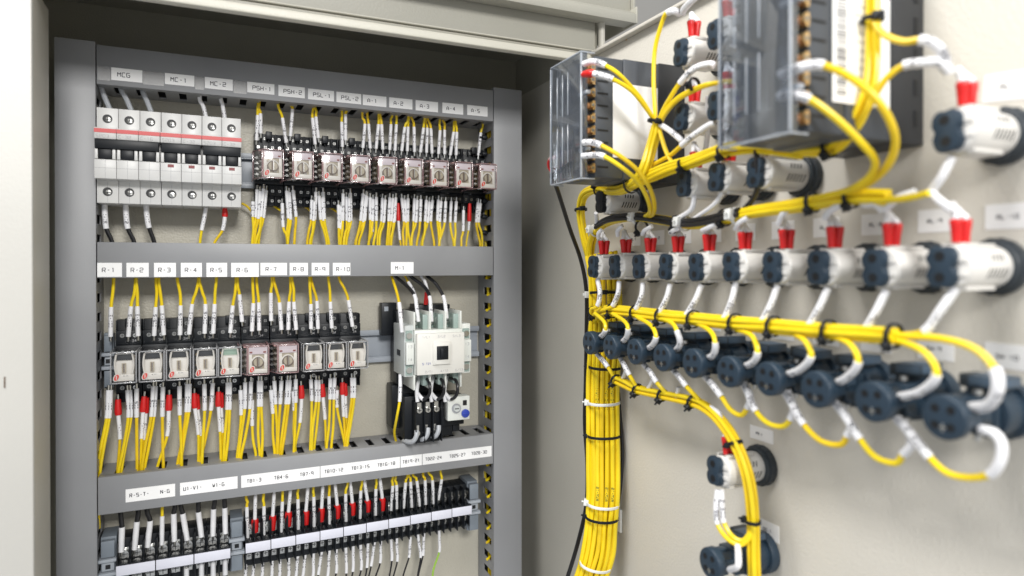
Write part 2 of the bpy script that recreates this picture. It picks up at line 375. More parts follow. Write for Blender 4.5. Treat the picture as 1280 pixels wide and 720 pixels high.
# ------------------------------------------------------------------ relays and sockets
def make_socket(w, h0, h1, poles, label):
    t = thing('relay_socket', label, 'relay socket', (0, 0, 0), 0, 'black relay sockets')
    m = MB(); h = w/2-.25
    m.fr(-h, h, 7.7, 22, -h1, h0, 'black').fr(-h, h, 22, 30, -15.5, 15.5, 'black')
    m.fr(-h, h, 22, 27, 15.5, h0-10, 'black').fr(-h, h, 22, 27, -h1+10, -15.5, 'black')
    for zz0, zz1, dd in ((h0-10, h0, 31), (-h1, -h1+10, 31), (h0-19, h0-10.5, 33), (-h1+10.5, -h1+19, 33)):
        for k in range(poles+1):
            x = -h+(2*h-1)*k/poles; m.fr(x, x+1, 22, dd-5, zz0+.3, zz1-.3, 'black')
    m.fr(-3, 3, 22, 29, h0-6, h0+1.6, 'black')
    m.build('socket_body', t, .3)
    for zz, dd in ((h0-14.5, 27.3), (-h1+14.5, 27.3), (h0-5, 22.3), (-h1+5, 22.3)):
        for k in range(poles):
            x = -h+2*h*(k+.5)/poles
            if poles == 2 and abs(zz) > h0-8 and k == 0: continue
            s = MB(); s.cyl((x, -dd+1, zz), (x, -dd-.5, zz), 1.55 if poles == 4 else 1.9, 'steel_dark' if dd < 25 or (k+int(zz)) % 3 != 1 else 'steel', n=12)
            s.fr(x-1.5, x+1.5, dd+.52, dd+.6, zz-.25, zz+.25, 'black_soft').fr(x-.25, x+.25, dd+.52, dd+.6, zz-1.5, zz+1.5, 'black_soft')
            s.build('terminal_screw', t)
    for k in (-1, 1): MB().text('%d%d' % (k+2, 4), (k*h*.4-1.6, -27.1, h0-20.5 if k > 0 else -h1+20), (1, 0, 0), (0, 0, 1), 2.2, 'print_grey', th=.3).build('print', t)
    return t
def make_relay(kind, w, label, cat='relay'):
    t = thing('plug_in_relay', label, cat, (0, 0, 0), 0, 'clear plug-in relays')
    h = w/2; H = 13.5; d0, d1 = 30.2, 69.5
    MB().fr(-h+.4-(7 if kind == 'B' else 0), h-.4, d0, d0+4, -H+.4, H-.4, 'black').build('plug_base', t, .3)
    ex = 7.4 if kind == 'B' else 1.2
    plan = [(-h-ex, -d0), (h, -d0), (h, -d1), (-h, -d1), (-h-ex, -d1+(21 if kind == 'B' else 9))]
    c = MB(); n5 = len(plan)
    c.v = [(x, y, z) for z in (-H, H) for x, y in plan]
    for k in range(n5): c.face((k, (k+1) % n5, n5+(k+1) % n5, n5+k), 'clear')
    c.face(range(n5-1, -1, -1), 'clear'); c.face(range(n5, 2*n5), 'clear')
    c.build('clear_cover', t, .7)
    e = MB(); q = .55; EC = 'clear_pink' if kind == 'B' else 'clear_edge'  # pale strips along the cover edges stand in for their highlights
    dk = d1-(21 if kind == 'B' else 9)
    for z in (-H, H): e.tube([(-h-ex, -dk, z), (-h, -d1, z)], q*.8, EC, 6).fr(-h-ex-q*.5, -h-ex+q, d0+.5, dk, z-q*.7, z+q*.7, EC)
    e.fr(-h-ex-q*.4, -h-ex+q*.8, dk-.6, dk+.6, -H+.6, H-.6, EC)
    for z in (-H, H): e.fr(h-q, h+q, d0+.5, d1-.5, z-q, z+q, EC)
    for z in (-H, H): e.fr(-h+.6, h-.6, d1-q*2, d1+.1, z-q, z+q, EC)
    for x in (-h, h): e.fr(x-q, x+q, d1-q*2, d1+.1, -H+.6, H-.6, EC)
    e.build('cover_edge_strips', t, .2)
    s = MB()                                            # contact springs seen through the side
    for k in range(4):
        zz = -8+5*k
        s.fr(-h+1.6, -h+2.6, d0+5, d0+21, zz-.5, zz+.5, 'steel'); s.fr(-h+1.6, -h+3.2, d0+19, d0+21.5, zz-1.6, zz+.6, 'brass')
    if kind == 'B':
        s.fr(-h-5, -h+2, d0+4, d0+14, -11, 11, 'black')
        for k in range(4):
            zz = -8.5+5.4*k
            s.fr(-h-5.5, -h+1, d0+14, d0+15.4, zz, zz+1.1, 'steel').fr(-h-4.2, -h-2.4, d0+15.4, d0+17, zz-.6, zz+1.8, 'steel').fr(-h-1.5, -h+2, d0+16, d0+24, zz+.8, zz+2.6, 'relay_white')
    s.fr(-h+2.8, h-2.8, d0+4, d0+22, -10.5, 10.5, 'black').fr(-h+3.2, h-2, d0+22, d0+27, -9, 9, 'relay_tan')
    s.build('contact_block', t)
    f = MB()
    if kind == 'B':
        f.fr(-h+2, h-1.6, d0+27, d0+36.5, -12.3, 12.2, 'relay_tan')
        f.fr(-h+1.4, h-1, d0+36.5, d0+37.4, 5.6, 12.6, 'relay_lilac').fr(-h+1.4, h-1, d0+36.5, d0+37.4, -12.6, -8.4, 'relay_white')
        f.fr(-h+1.4, -h+4.4, d0+36.5, d0+37.2, -8.4, 5.6, 'relay_white').fr(h-4, h-1, d0+36.5, d0+37.2, -8.4, 5.6, 'relay_white')
        f.fr(-h-3, h-.9, d0+5, d0+36, 12.3, 12.9, 'relay_pink').fr(-h+.9, -h+1.4, d0+30, d0+37.2, -12, 12, 'relay_pink')
        for x in (-h+3.4, h-3.6): f.fr(x-1.3, x+1.3, d0+37.4, d0+37.6, 6.8, 8.4, 'indicator')
        f.build('front_plate', t, .15)
        a = MB(); n = 14; pts = [(7.2*h/10*math.cos(math.pi*k/n), -7+10.5*math.sin(math.pi*k/n)) for k in range(n+1)]
        a.tube([(x, -d0-36.9, z) for x, z in pts], .75, 'relay_white', 6)
        a.cyl((0.3, -d0-36.4, -2), (0.3, -d0-37, -2), 5.9*h/10, 'relay_brown', n=20)
        a.cyl((0.3, -d0-37.02, -2), (0.3, -d0-37.3, -2), 4.4*h/10, 'relay_tan', n=20); a.fr(-1.1, 1.3, d0+37.3, d0+38, -6, 3, 'relay_brown').fr(.6, 1.1, d0+38, d0+38.2, -6, 3, 'steel')
        a.build('coil', t)
    else:
        win = 'relay_green' if kind == 'G' else 'black_soft'
        f.fr(-h+2.8, h-2.2, d0+27, d0+35, -12, 5.4, 'relay_white').fr(-h+3.4, h-3, d0+27, d0+32, 5.4, 11.6, win)
        f.fr(-h+2.4, h-1.8, d0+35, d0+37, -12.2, -6.4, 'relay_white')
        f.build('front_plate', t, .3)
        a = MB()
        for sx in (-1, 1):
            a.tube([(sx*(h-3.6+1.1*math.sin(math.pi*k/8))+.3, -d0-36.6, -6+17.5*k/8) for k in range(9)], .8, 'relay_white', 6)
        a.fr(-1.6, 1.8, d0+36, d0+36.9, -5, 3.6, 'relay_tan').fr(-.7, .9, d0+36.9, d0+37.1, -4.4, 3, 'relay_brown').fr(.2, .5, d0+37.1, d0+37.2, -4.4, 3, 'steel')
        a.build('coil', t)
    v = MB(); n = 16; cx, cz = -h+4.3, -8.6
    v.prism([(cx+2.5*math.cos(2*math.pi*k/n)+1.0*math.sin(2*math.pi*k/n), cz+3.5*math.sin(2*math.pi*k/n)) for k in range(n)], d0+37.5, d0+37.9, 'relay_white')
    v.prism([(cx+1.8*math.cos(2*math.pi*k/n)+.8*math.sin(2*math.pi*k/n), cz+2.7*math.sin(2*math.pi*k/n)) for k in range(n)], d0+37.9, d0+38.2, 'relay_red')
    v.fr(cx-.3, cx+.3, d0+38.2, d0+38.3, cz-1.6, cz+1.6, 'relay_white')
    v.fr(cx+5.4, cx+6, d0+37.4, d0+37.6, cz+.8, cz+1.4, 'hole').fr(cx+7, cx+9, d0+37.4, d0+37.5, cz+.9, cz+1.3, 'print_grey')
    v.build('test_lever', t)
    return t
UP = ['PSH-1', 'PSH-2', 'PSL-1', 'PSL-2', 'A-1', 'A-2', 'A-3', 'A-4', 'A-5']
UX = [54.2+27.85*i for i in range(9)]
RX = [-70.5, -48.4, -26.9, -4.8, 16.2, 40.9, 68.1, 92.4, 114.2, 135.6]
s0 = make_socket(27.6, 36.5, 36.5, 4, 'black relay socket under the PSH-1 label in the upper row')
for i, x in enumerate(UX):
    if i: dup(s0, (x, PLATE, 97), 'black relay socket under the %s label in the upper row' % UP[i])
s0.location = Vector((UX[0], PLATE, 97))*.001
r0 = make_relay('B', 19.2, 'clear relay with round coil under the PSH-1 label')
for i, x in enumerate(UX):
    if i: dup(r0, (x+.4, PLATE, 97), 'clear relay with round coil under the %s label' % UP[i])
r0.location = Vector((UX[0]+.4, PLATE, 97))*.001
s1 = make_socket(21.8, 39, 39, 2, 'black relay socket under the R-1 label in the lower row')
s2 = make_socket(26.8, 39, 39, 4, 'black relay socket under the R-6 label in the lower row')
for i, x in enumerate(RX):
    if i in (0, 5): continue
    dup(s2 if i == 6 else s1, (x, PLATE, -91), 'black relay socket under the R-%d label in the lower row' % (i+1))
s1.location = Vector((RX[0], PLATE, -91))*.001; s2.location = Vector((RX[5], PLATE, -91))*.001
rA = make_relay('A', 19.6, 'clear relay with dark window under the R-1 label')
rG = make_relay('G', 19.6, 'clear relay with green tinted window under the R-5 label')
for i, x in enumerate(RX):
    if i in (0, 4): continue
    dup(r0 if i in (5, 6) else rA, (x, PLATE, -91), 'clear relay with %s under the R-%d label' % ('round coil' if i in (5, 6) else 'dark window', i+1))
rA.location = Vector((RX[0], PLATE, -91))*.001; rG.location = Vector((RX[4], PLATE, -91))*.001

# ------------------------------------------------------------------ contactor and overload relay
ct = thing('contactor', 'off-white three pole magnetic contactor with black centre button on the rail', 'contactor', (218, PLATE, -90))
m = MB(); m.fr(-34, 34, 7.7, 34, -40, 40, 'black'); m.fr(-47, -30, 9, 20, 12, 48, 'black'); m.fr(-12, 26, 8, 38, 30, 46, 'black')
m.build('mounting_base', ct, .6)
MB().fr(-44, -39.5, 20.02, 20.2, 39, 44, 'din').build('mounting_hole', ct)
m = MB(); m.fr(-26, 26, 34, 78, -24, 22, 'contactor'); m.build('housing', ct, .6)
m = MB(); m.fr(-25.5, 26, 78, 85, -23.5, 19, 'contactor_face'); m.build('front_face', ct, .8)
m = MB(); m.fr(-9, 10, 85, 87, -13.5, 11, 'contactor_face').fr(-7.3, 8.4, 87, 88, -13, 8, 'contactor_face'); m.build('button_frame', ct, .4)
m = MB(); m.fr(-5.6, 7, 88, 88.6, -8.2, 6, 'black').fr(-1.8, 3, 88.6, 91, -5.5, 3.5, 'black'); m.build('button', ct, .3)
m = MB()
for k, tx in enumerate(('1/L1', '3/L2', '5/L3')): m.text(tx, (-20+16.5*k, -85.1, 14.5), (1, 0, 0), (0, 0, 1), 2.2, 'print_grey', th=.3)
for k, tx in enumerate(('2/T1', '4/T2', '6/T3')): m.text(tx, (-17+16.5*k, -85.1, -21.5), (1, 0, 0), (0, 0, 1), 2.2, 'print_grey', th=.3)
m.text('S-T21', (-20, -85.1, -13), (1, 0, 0), (0, 0, 1), 2.0, 'dial_blue', th=.3)
m.build('print', ct)
for sgn in (1, -1):                                   # three open terminal wells above and below
    for k in range(4):
        x = -25.8+17*k
        w_ = MB()
        zA, zB = (22.2, 41) if sgn > 0 else (-40, -24.2)
        w_.fr(x-.9, x+.9, 34, 76, zA, zB, 'contactor')
        w_.build('barrier', ct, .3)
    for k in range(3):
        x = -25.8+17*k+8.5
        w_ = MB(); zA, zB = (22.2, 37.5) if sgn > 0 else (-37, -24.2)
        w_.fr(x-7.4, x+7.4, 34, 52, zA, zB, 'contactor_well').fr(x+2.2, x+7.4, 52, 70, zA, zB, 'contactor_well')
        w_.cyl((x-1.6, -52, (zA+zB)/2), (x-1.6, -57, (zA+zB)/2), 4, 'steel', n=14)
        w_.fr(x-4.8, x+1.4, 57.02, 57.2, (zA+zB)/2-.5, (zA+zB)/2+.5, 'black_soft')
        w_.build('terminal_well', ct, .2)
for sx, xa, xb in ((-1, -36, -26.4), (1, 26.4, 36.5)):   # side auxiliary blocks
    m = MB(); m.fr(xa, xb, 30, 74, -26, 27, 'contactor_side' if sx < 0 else 'contactor')
    m.fr(xa+.6, xb-.6, 74, 79, -13, 10, 'contactor')
    m.build('auxiliary_block', ct, .5)
    m = MB()
    for zz in (16.5, -19):
        m.fr(xa+1.2, xb-1.2, 74.02, 74.4, zz-5.5, zz+5.5, 'contactor_well'); m.cyl(((xa+xb)/2, -74.4, zz), ((xa+xb)/2, -76.4, zz), 3.2, 'steel', n=12)
    m.text('13', (xa+2.5, -79.1, 4.5), (1, 0, 0), (0, 0, 1), 2.6, 'print_grey', th=.35); m.text('14', (xa+2.5, -79.1, -9), (1, 0, 0), (0, 0, 1), 2.6, 'print_grey', th=.35)
    m.build('auxiliary_terminal', ct)
MB().fr(-36.6, -36.1, 46, 58, -6, 0, 'hole').build('latch_slot', ct)
ov = thing('overload_relay', 'black thermal overload relay with white dial panel below the contactor', 'overload relay', (218, PLATE, -165))
m = MB(); m.fr(-38, 20, 6, 30, -14, 33, 'black').fr(-30, 24, 30, 52, -22, 24, 'black').fr(-22, 6, 30, 62, -24, 20, 'black').fr(10, 36, 24, 56, -10, 22, 'black')
m.fr(14, 21, 20, 50, -20, -10, 'black').fr(25, 33, 20, 50, -19, -10, 'black')
for k in range(4): m.fr(-22.4+9.4*k, -21.2+9.4*k, 62, 69, -23, 19, 'black')
m.build('housing', ov, .6)
for k in range(3):
    for zz in (11, -13):
        x = -17+9.4*k-(2.5 if zz < 0 else 0)
        s = MB(); s.cyl((x, -62, zz), (x, -65, zz), 3.0, 'steel', n=14).fr(x-1.9, x+1.9, 65.02, 65.2, zz-.35, zz+.35, 'black_soft').fr(x-.35, x+.35, 65.02, 65.2, zz-1.9, zz+1.9, 'black_soft')
        s.fr(x-2.2, x+2.2, 62, 63.5, zz+2, zz+8, 'steel'); s.build('terminal_screw', ov)
m = MB(); m.fr(12.5, 37.5, 56, 70, -2, 23.5, 'contactor'); m.build('dial_panel', ov, .8)
m = MB(); m.cyl((22, -70, 11), (22, -71, 11), 5.2, 'dial_grey', n=24).cyl((22, -71, 11), (22, -72.4, 11), 3.4, 'contactor_side', n=20).fr(19.6, 24.4, 72.42, 72.6, 10.5, 11.5, 'black_soft'); m.build('current_dial', ov)
m = MB(); m.cyl((32, -70, 5), (32, -72.5, 5), 4.4, 'dial_blue', n=20).fr(29, 35, 72.5, 73.5, 4.2, 5.8, 'dial_blue'); m.build('reset_button', ov, .2)
MB().fr(29.5, 34, 70.02, 70.3, 13.5, 19, 'hole').build('test_window', ov)

# ------------------------------------------------------------------ terminal blocks
def make_terminal(w, label, screw_r, small):
    t = thing('terminal_block', label, 'terminal block', (0, 0, 0), 0, 'black terminal blocks on the bottom rail')
    m = MB(); h = w/2-.12
    m.fr(-h, h, 7.7, 30, -24, 24, 'black').fr(-h, h, 30, 46, -5.6, 5.6, 'black')
    m.fr(-h, -h+1.1, 30, 42, 5.6, 23, 'black').fr(-h, -h+1.1, 30, 42, -23, -5.6, 'black')
    m.fr(h-.7, h, 30, 40, 5.6, 21, 'black').fr(h-.7, h, 30, 40, -21, -5.6, 'black')
    m.fr(-h, -h+1.5, 42, 46.5, 5.6, 9, 'black')
    m.build('block_body', t, .25)
    for zz in ((12.5, -12.5) if small else (10.2, -11)):
        s = MB(); s.fr(-w*.34, w*.34, 30, 31, zz-5, zz+5, 'steel'); s.cyl((0, -31, zz), (0, -34.5, zz), screw_r, 'steel', n=12)
        s.fr(-screw_r*.8, screw_r*.8, 34.52, 34.7, zz-.3, zz+.3, 'black_soft').fr(-.3, .3, 34.52, 34.7, zz-screw_r*.8, zz+screw_r*.8, 'black_soft')
        s.build('terminal_screw', t)
    return t
BIG = ['R', 'S', 'T', 'N', 'G', 'U1', 'V1', 'W1', 'second G']
bx0, bw = -79.6, 10.75
tb0 = make_terminal(bw, 'large black terminal block for the R wire, leftmost of its row', 3.9, False)
for i in range(1, 9): dup(tb0, (bx0+bw*(i+.5), PLATE, -279.5), 'large black terminal block, %s from the left clamp' % ORD[i])
tb0.location = Vector((bx0+bw*.5, PLATE, -279.5))*.001
sx0, sw = 30.2, 7.88
tb1 = make_terminal(sw, 'small black terminal block TB1, first right of the middle end clamp', 2.2, True)
for i in range(1, 30): dup(tb1, (sx0+sw*(i+.5), PLATE, -277.5+.1*i), 'small black terminal block number %d counted from the middle end clamp' % (i+1))
tb1.location = Vector((sx0+sw*.5, PLATE, -277.5))*.001
for i in range(3):
    m = MB(); m.fr(.4, 3*bw-.4, 46.1, 47.1, -4.6, 4.6, 'strip'); o = m.build('marker_strip', None, .15)
    o.location = Vector((bx0+3*bw*i, PLATE, -279.5))*.001
    tag(o, 'blank white marker strip on the large terminal blocks, %s' % ['left one beside the end clamp', 'middle one of three', 'right one of three'][i], 'marker strip', 'blank white marker strips')
for i in range(10):
    m = MB(); m.fr(.35, 3*sw-.35, 46.6, 47.6, -4.7, 4.7, 'strip'); o = m.build('marker_strip', None, .15)
    o.location = Vector((sx0+3*sw*i, PLATE, -277.3+.3*i))*.001
    tag(o, 'blank white marker strip on the small terminal blocks, %s from the left' % ORD[i], 'marker strip', 'blank white marker strips')

# ------------------------------------------------------------------ wires
def spline(pts, k=6):
    out = []; n = len(pts)
    for i in range(n-1):
        p0 = pts[i-1] if i else pts[0]*2-pts[1]; p1 = pts[i]; p2 = pts[i+1]; p3 = pts[i+2] if i+2 < n else pts[-1]*2-pts[-2]
        for j in range(k):
            t = j/k; t2 = t*t; t3 = t2*t
            out.append(.5*((2*p1)+(p2-p0)*t+(2*p0-5*p1+4*p2-p3)*t2+(3*p1-p0-3*p2+p3)*t3))
    out.append(pts[-1].copy()); return out
def sleeve_text(m, path, r, txt, toward, frac=.5, h=2.5, m_ink='ink'):
    # lettering that runs along the sleeve and wraps its visible side
    L = [0]
    for a, b in zip(path, path[1:]): L.append(L[-1]+(b-a).length)
    def at(s):
        s = max(0, min(L[-1]-1e-4, s))
        for i in range(len(path)-1):
            if L[i+1] >= s:
                k = (s-L[i])/max(1e-6, L[i+1]-L[i]); return path[i].lerp(path[i+1], k), (path[i+1]-path[i]).normalized()
    h = min(h, L[-1]*.82/len(txt)); width = len(txt)*h
    s0 = L[-1]*frac-width/2
    up = (path[-1].z > path[0].z) or (abs(path[-1].z-path[0].z) < 3)
    def wrap(a, b):
        s = s0+a if up else L[-1]-(L[-1]-(s0+width)) - a
        p, t = at(s)
        if not up: t = -t
        n = (toward-t*toward.dot(t)).normalized(); bb = n.cross(t)
        th = (b-h/2)/r
        return p + n*(r*1.02*math.cos(th)) + bb*(-r*1.02*math.sin(th)*-1)*-1
    m.text(txt, None, None, None, h, m_ink, w=.98, th=.62, wrap=wrap)
PRT = ['600V 1-25', 'AWM-16', '105-C VW-1']
TOW = {'P': Vector((0, -1, 0)), 'D': Vector((-.55, -.84, 0))}
def wire(pts, label, group, colour='yellow', r=1.3, sl=None, boot=None, sr=1.95, txt=None, side='P', k=6, cat='wire', sl2=None, bsr=None, ferrule=False, sleeve_mat='sleeve', prt=0):
    """pts: control points from the terminal on; sl=(i0,i1): white sleeve between control points; boot=(i0,i1): red cover"""
    kind = 'cable' if 'cable' in group else 'lamp_wire' if ('lamp' in group or 'pilot' in group) else 'jumper_wire' if ('jumper' in group or 'loops' in group) else 'wire'
    if colour == 'yellow': colour = random.choice(('yellow', 'yellow', 'yellow_b', 'yellow_c'))
    path = spline(pts, k); o = path[0]
    skip = 0
    i_first = 0
    if sl and sl[0] <= 0 or boot: i_first = max(0, (sl[1] if sl else boot[1])*k-2)
    body = path[i_first:] if len(path)-i_first > 2 else path[-3:]
    if sl2: body = body[:len(body)-(len(pts)-1-sl2[0])*k+2] if len(body)-(len(pts)-1-sl2[0])*k+2 > 2 else body[:3]
    m = MB(); m.tube(body, r, colour, 8)
    if prt:
        L_ = max(1, len(body)//prt)
        for q in range(0, len(body)-L_, L_):
            seg = body[q:q+L_+1]
            if len(seg) > 2: sleeve_text(m, seg, r, PRT[q % 3], TOW[side], .5, h=r*1.05, m_ink='wire_print')
    ob = m.build(kind, None, 0, origin=tuple(o)); tag(ob, label, kind.replace('_', ' '), group)
    def child(i0, i1, rad, mt, name, tx=None, nn=10):
        seg = path[i0*k:i1*k+1]; mm = MB(); mm.tube(seg, rad, mt, nn)
        if tx: sleeve_text(mm, seg, max(rad) if isinstance(rad, list) else rad, tx, TOW[side], .55)
        for i, v in enumerate(mm.v): mm.v[i] = tuple(Vector(v)-o)
        return mm.build(name, ob)
    if sl: child(sl[0], sl[1], sr, sleeve_mat, 'marker_sleeve', txt)
    if sl2: child(sl2[0], sl2[1], sr, sleeve_mat, 'marker_sleeve')
    if boot:
        n = (boot[1]-boot[0])*k+1; br = bsr or 2.9
        child(boot[0], boot[1], [br*.8]+[br*(.9+.22*q/max(1, n-3)) for q in range(n-2)]+[br*1.0], 'red', 'terminal_boot')
    if ferrule:
        a = path[0]; b = path[0]+(path[0]-path[2]).normalized()*4.5
        mm = MB(); mm.cyl(Vector((0, 0, 0)), b-a, 1.05, 'steel', n=8); mm.build('terminal_lug', ob)
    return ob
class Namer:
    def __init__(s): s.rows = {}
    def add(s, key, px, ob, fmt): s.rows.setdefault(key, []).append((px, ob, fmt))
    def finish(s):
        for key, l in s.rows.items():
            l.sort(key=lambda e: e[0]); n = len(l)
            for i, (px, ob, fmt) in enumerate(l):
                ob['label'] = fmt.replace('; @counted from the top', ', %s from the top' % ORD[i]).replace('@', ('' if n == 1 else ORD[i]+' from left '))
NM = Namer()
def near(px, py, xs, names, d=30):
    x = P(px, py, d).x; i = min(range(len(xs)), key=lambda j: abs(xs[j]-x)); return names[i]
def pwire(spec, key, fmt, group, dT=30, dE=30, dz=12, j=0, **kw):
    dj = (j % 3)*1.2-1.2
    pts = [P(x, y, (dT if i == 0 else dT+(dE-dT)*i/(len(spec)-1))+dj) for i, (x, y) in enumerate(spec)]
    if len(pts) == 3 and kw.get('sl') == (0, 1):
        a, b = pts[1], pts[2]; pts.insert(2, a.lerp(b, .5)+Vector((random.uniform(-1.1, 1.1), random.uniform(-1.5, 1.5), 0)))
    e = pts[-1].copy(); e.z += dz; pts.append(e)
    ob = wire(pts, '', group, **kw); NM.add(key, spec[0][0], ob, fmt); return ob

# upper relay row, wires above
W1 = [((320.6,175.6),(322,144),(323,128)),((326,167),(325.6,142),(324,129)),((357.7,178.5),(353,147.5),(347.5,131)),((363,170.6),(365.6,136.5),(365.5,131)),
 ((394,180.6),(390.6,147.5),(392.5,132)),((398,172.5),(395,146),(393.5,133)),((428,183.7),(427,152.5),(427.5,138)),((432,175.6),(432,143),(433.5,137)),
 ((453.5,185),(456,155),(453,139)),((462.7,185.6),(460.6,155),(459,141)),((470,186),(473,155.6),(473.5,141)),((478.5,187),(477,155.6),(475,141)),((487,187.5),(488.7,155.6),(490.6,143)),
 ((493.7,188.5),(495.4,155.6),(495.6,143)),((502,189),(506,159),(510.6,146)),((509,189),(510,158.7),(511,146)),((518,190),(517.5,158.7),(514,145)),((525.4,190.6),(529.4,160),(531,146)),
 ((533,191),(534,160),(532.5,146)),((540,192),(538.5,160.6),(534.4,147)),((548,192.5),(550,163),(550,148)),((555.6,193),(555.6,162.5),(553,148)),((562.7,194),(567,165),(568,150)),
 ((570,194),(571,165),(569.4,151)),((598,194.4),(601,166),(603.5,152))]
T1 = ['014-10','014','015-11','016-1','016-1','017','015-11','018','012-1','011-1','012-1','013-1','013-1','0102','011-2','0101','0103','012-2','0102','0103','013-1','0132','0101','0103','015']
for j, sp in enumerate(W1):
    nm = near(*sp[0], UX, UP)
    pwire(sp, 'u'+nm, 'yellow wire with white sleeve, @above the %s relay' % nm, 'yellow wires entering the top duct', dT=30, dE=32, dz=14, j=j, sl=(0, 1), sr=1.8, r=1.35, txt=T1[j], ferrule=True)
# grey and sleeved wires above the breakers
for j, (sp, n_) in enumerate([(((137,136),(131,122),(126,106)),'MCG'),(((164,138),(158,124),(151,110)),'MCG'),(((189,140),(184,127),(178,112)),'MCG')]):
    pwire(sp, 'bk', 'grey wire @above the three pole breaker', 'grey breaker supply wires', dT=32, dE=34, dz=14, colour='grey_sleeve', r=2.3)
for j, sp in enumerate([((257.5,146),(254,133),(249.5,120)), ((281,148),(279,136),(276,123))]):
    pwire(sp, 'bk2', 'white sleeved wire @above the MC-2 breaker', 'white breaker supply wires', dT=32, dE=34, dz=14, colour='sleeve', r=1.9, txt='1C1', sl=(0, 1), sr=2.0)
# below the breakers
for j, sp in enumerate([((130.5,256),(131.5,272),(133,286),(140,303)), ((157,256),(158,272),(160,286),(168,304)), ((182.5,256),(184,272),(186.5,285),(193,304))]):
    pwire(sp, 'bl', 'black wire with white sleeve, @below the three pole breaker', 'black breaker outgoing wires', dT=34, dE=34, dz=-14, colour='black_wire', r=1.9, sl=(0, 2), sr=2.5, txt=['R1-1','S1-1','T1-1'][j])
pwire(((257.5,260),(255,274),(252,288),(250,304)), 'bl3', 'yellow wire with white sleeve below the MC-2 breaker', 'yellow breaker outgoing wires', dT=34, dE=34, dz=-12, sl=(0, 2), txt='1-1C')
pwire(((281,260),(281,271),(278,288),(268,304)), 'bl4', 'yellow wire with red boot below the MC-2 breaker', 'yellow breaker outgoing wires', dT=34, dE=34, dz=-12, sl=(1, 2), boot=(0, 1), txt='1-1N', bsr=2.6)
# upper relay row, wires below
W2 = [((321.5,237),(320,272),(316,303)),((316,252),(316,271),(315.3,303)),((329.4,236),(326.4,271),(320,303)),((352.8,254),(354,284),(359,303)),((358.3,238.5),(360.4,273),(359.7,303)),
 ((366.4,237.8),(370,271),(368,303)),((389.6,250),(389,274.6),(384,303)),((395,240),(393.3,274.6),(389,303)),((399,244.7),(401,274.6),(408.3,303)),((404,240),(405.6,274),(411,303)),
 ((423,256),(423.6,285),(424,303)),((429,242),(428.5,276),(425.7,303)),((433,246),(433.5,276),(429,303)),((438,241),(438.5,276),(433,303)),((454,242),(450.7,276),(445,303)),((458.5,245),(455.7,276),(448.7,303)),
 ((462.8,246.8),(462.8,275),(461,304)),((470.4,246),(470.4,276),(467,304)),((478,247.5),(476.7,276.7),(471.8,304)),((487,246.8),(485.7,276.7),(483.6,304)),((491,248),(489,276.7),(486,304)),((494.7,246.8),(493,277),(489,304)),
 ((502.4,247.5),(505,276.7),(504.4,304)),((510,248),(509.7,277),(512.8,304)),((518,248),(517,276.7),(513.5,304)),((526,249),(525,277),(521,304)),((533,250),(531.5,277),(528,304)),((540.5,250),(538.5,276.7),(542.6,304)),
 ((548,249.6),(546.8,276),(549,304)),((557,251.7),(555.8,278),(549,304)),((564,251.7),(562.8,278),(567,304)),((570.4,251.7),(569,278),(568.3,304)),((579.4,262.8),(578.8,289),(576.7,304)),((597.5,253),(595.4,278),(600,304)),((600.5,254),(598.4,278),(603,304))]
W2 += [((a[0]+3.4, a[1]+2), (b[0]+2.8, b[1]+1.5), (c_[0]+random.uniform(-2, 4), c_[1])) for a, b, c_ in W2[:30:2]]
for j, sp in enumerate(W2):
    nm = near(*sp[0], UX, UP)
    pwire(sp, 'v'+nm, 'yellow wire with white sleeve, @below the %s relay' % nm, 'yellow wires entering the middle duct from above', dT=33, dE=33, dz=-14, j=j, sl=(0, 1), sr=1.8, r=1.35, txt=['011', '013-3', '010', '012'][j % 4], ferrule=True)
for j, sp in enumerate([((465,254),(464,275),(465.5,290),(461,304)), ((497.5,254),(498,276),(500,300),(501,306)), ((587,254.4),(586.4,276.7),(585.5,288),(583,304))]):
    nm = near(*sp[0], UX, UP)
    pwire(sp, 'w'+nm, 'wire with red boot and white sleeve, @below the %s relay' % nm, 'red booted wires below the upper relays', dT=29 if j < 2 else 33, dE=31, dz=-14, sl=(1, 2), boot=(0, 1), bsr=2.3, sr=1.6, txt='N1-1', r=1.1)
# stray amber wires under the sockets (routed against the plate)
for k, (a, b, c_) in enumerate([((302,254),(309,258),(316,266)), ((338,254),(346,260),(352,264)), ((376,256),(384,260),(390,266)), ((410,258),(417,262),(423,266))]):
    ob = wire([P(*a, 14), P(*b, 14), P(*c_, 16)], '', 'short amber wires tucked under the sockets', r=1.2)
    ob['label'] = 'short amber wire against the plate below the %s relay socket' % UP[k]
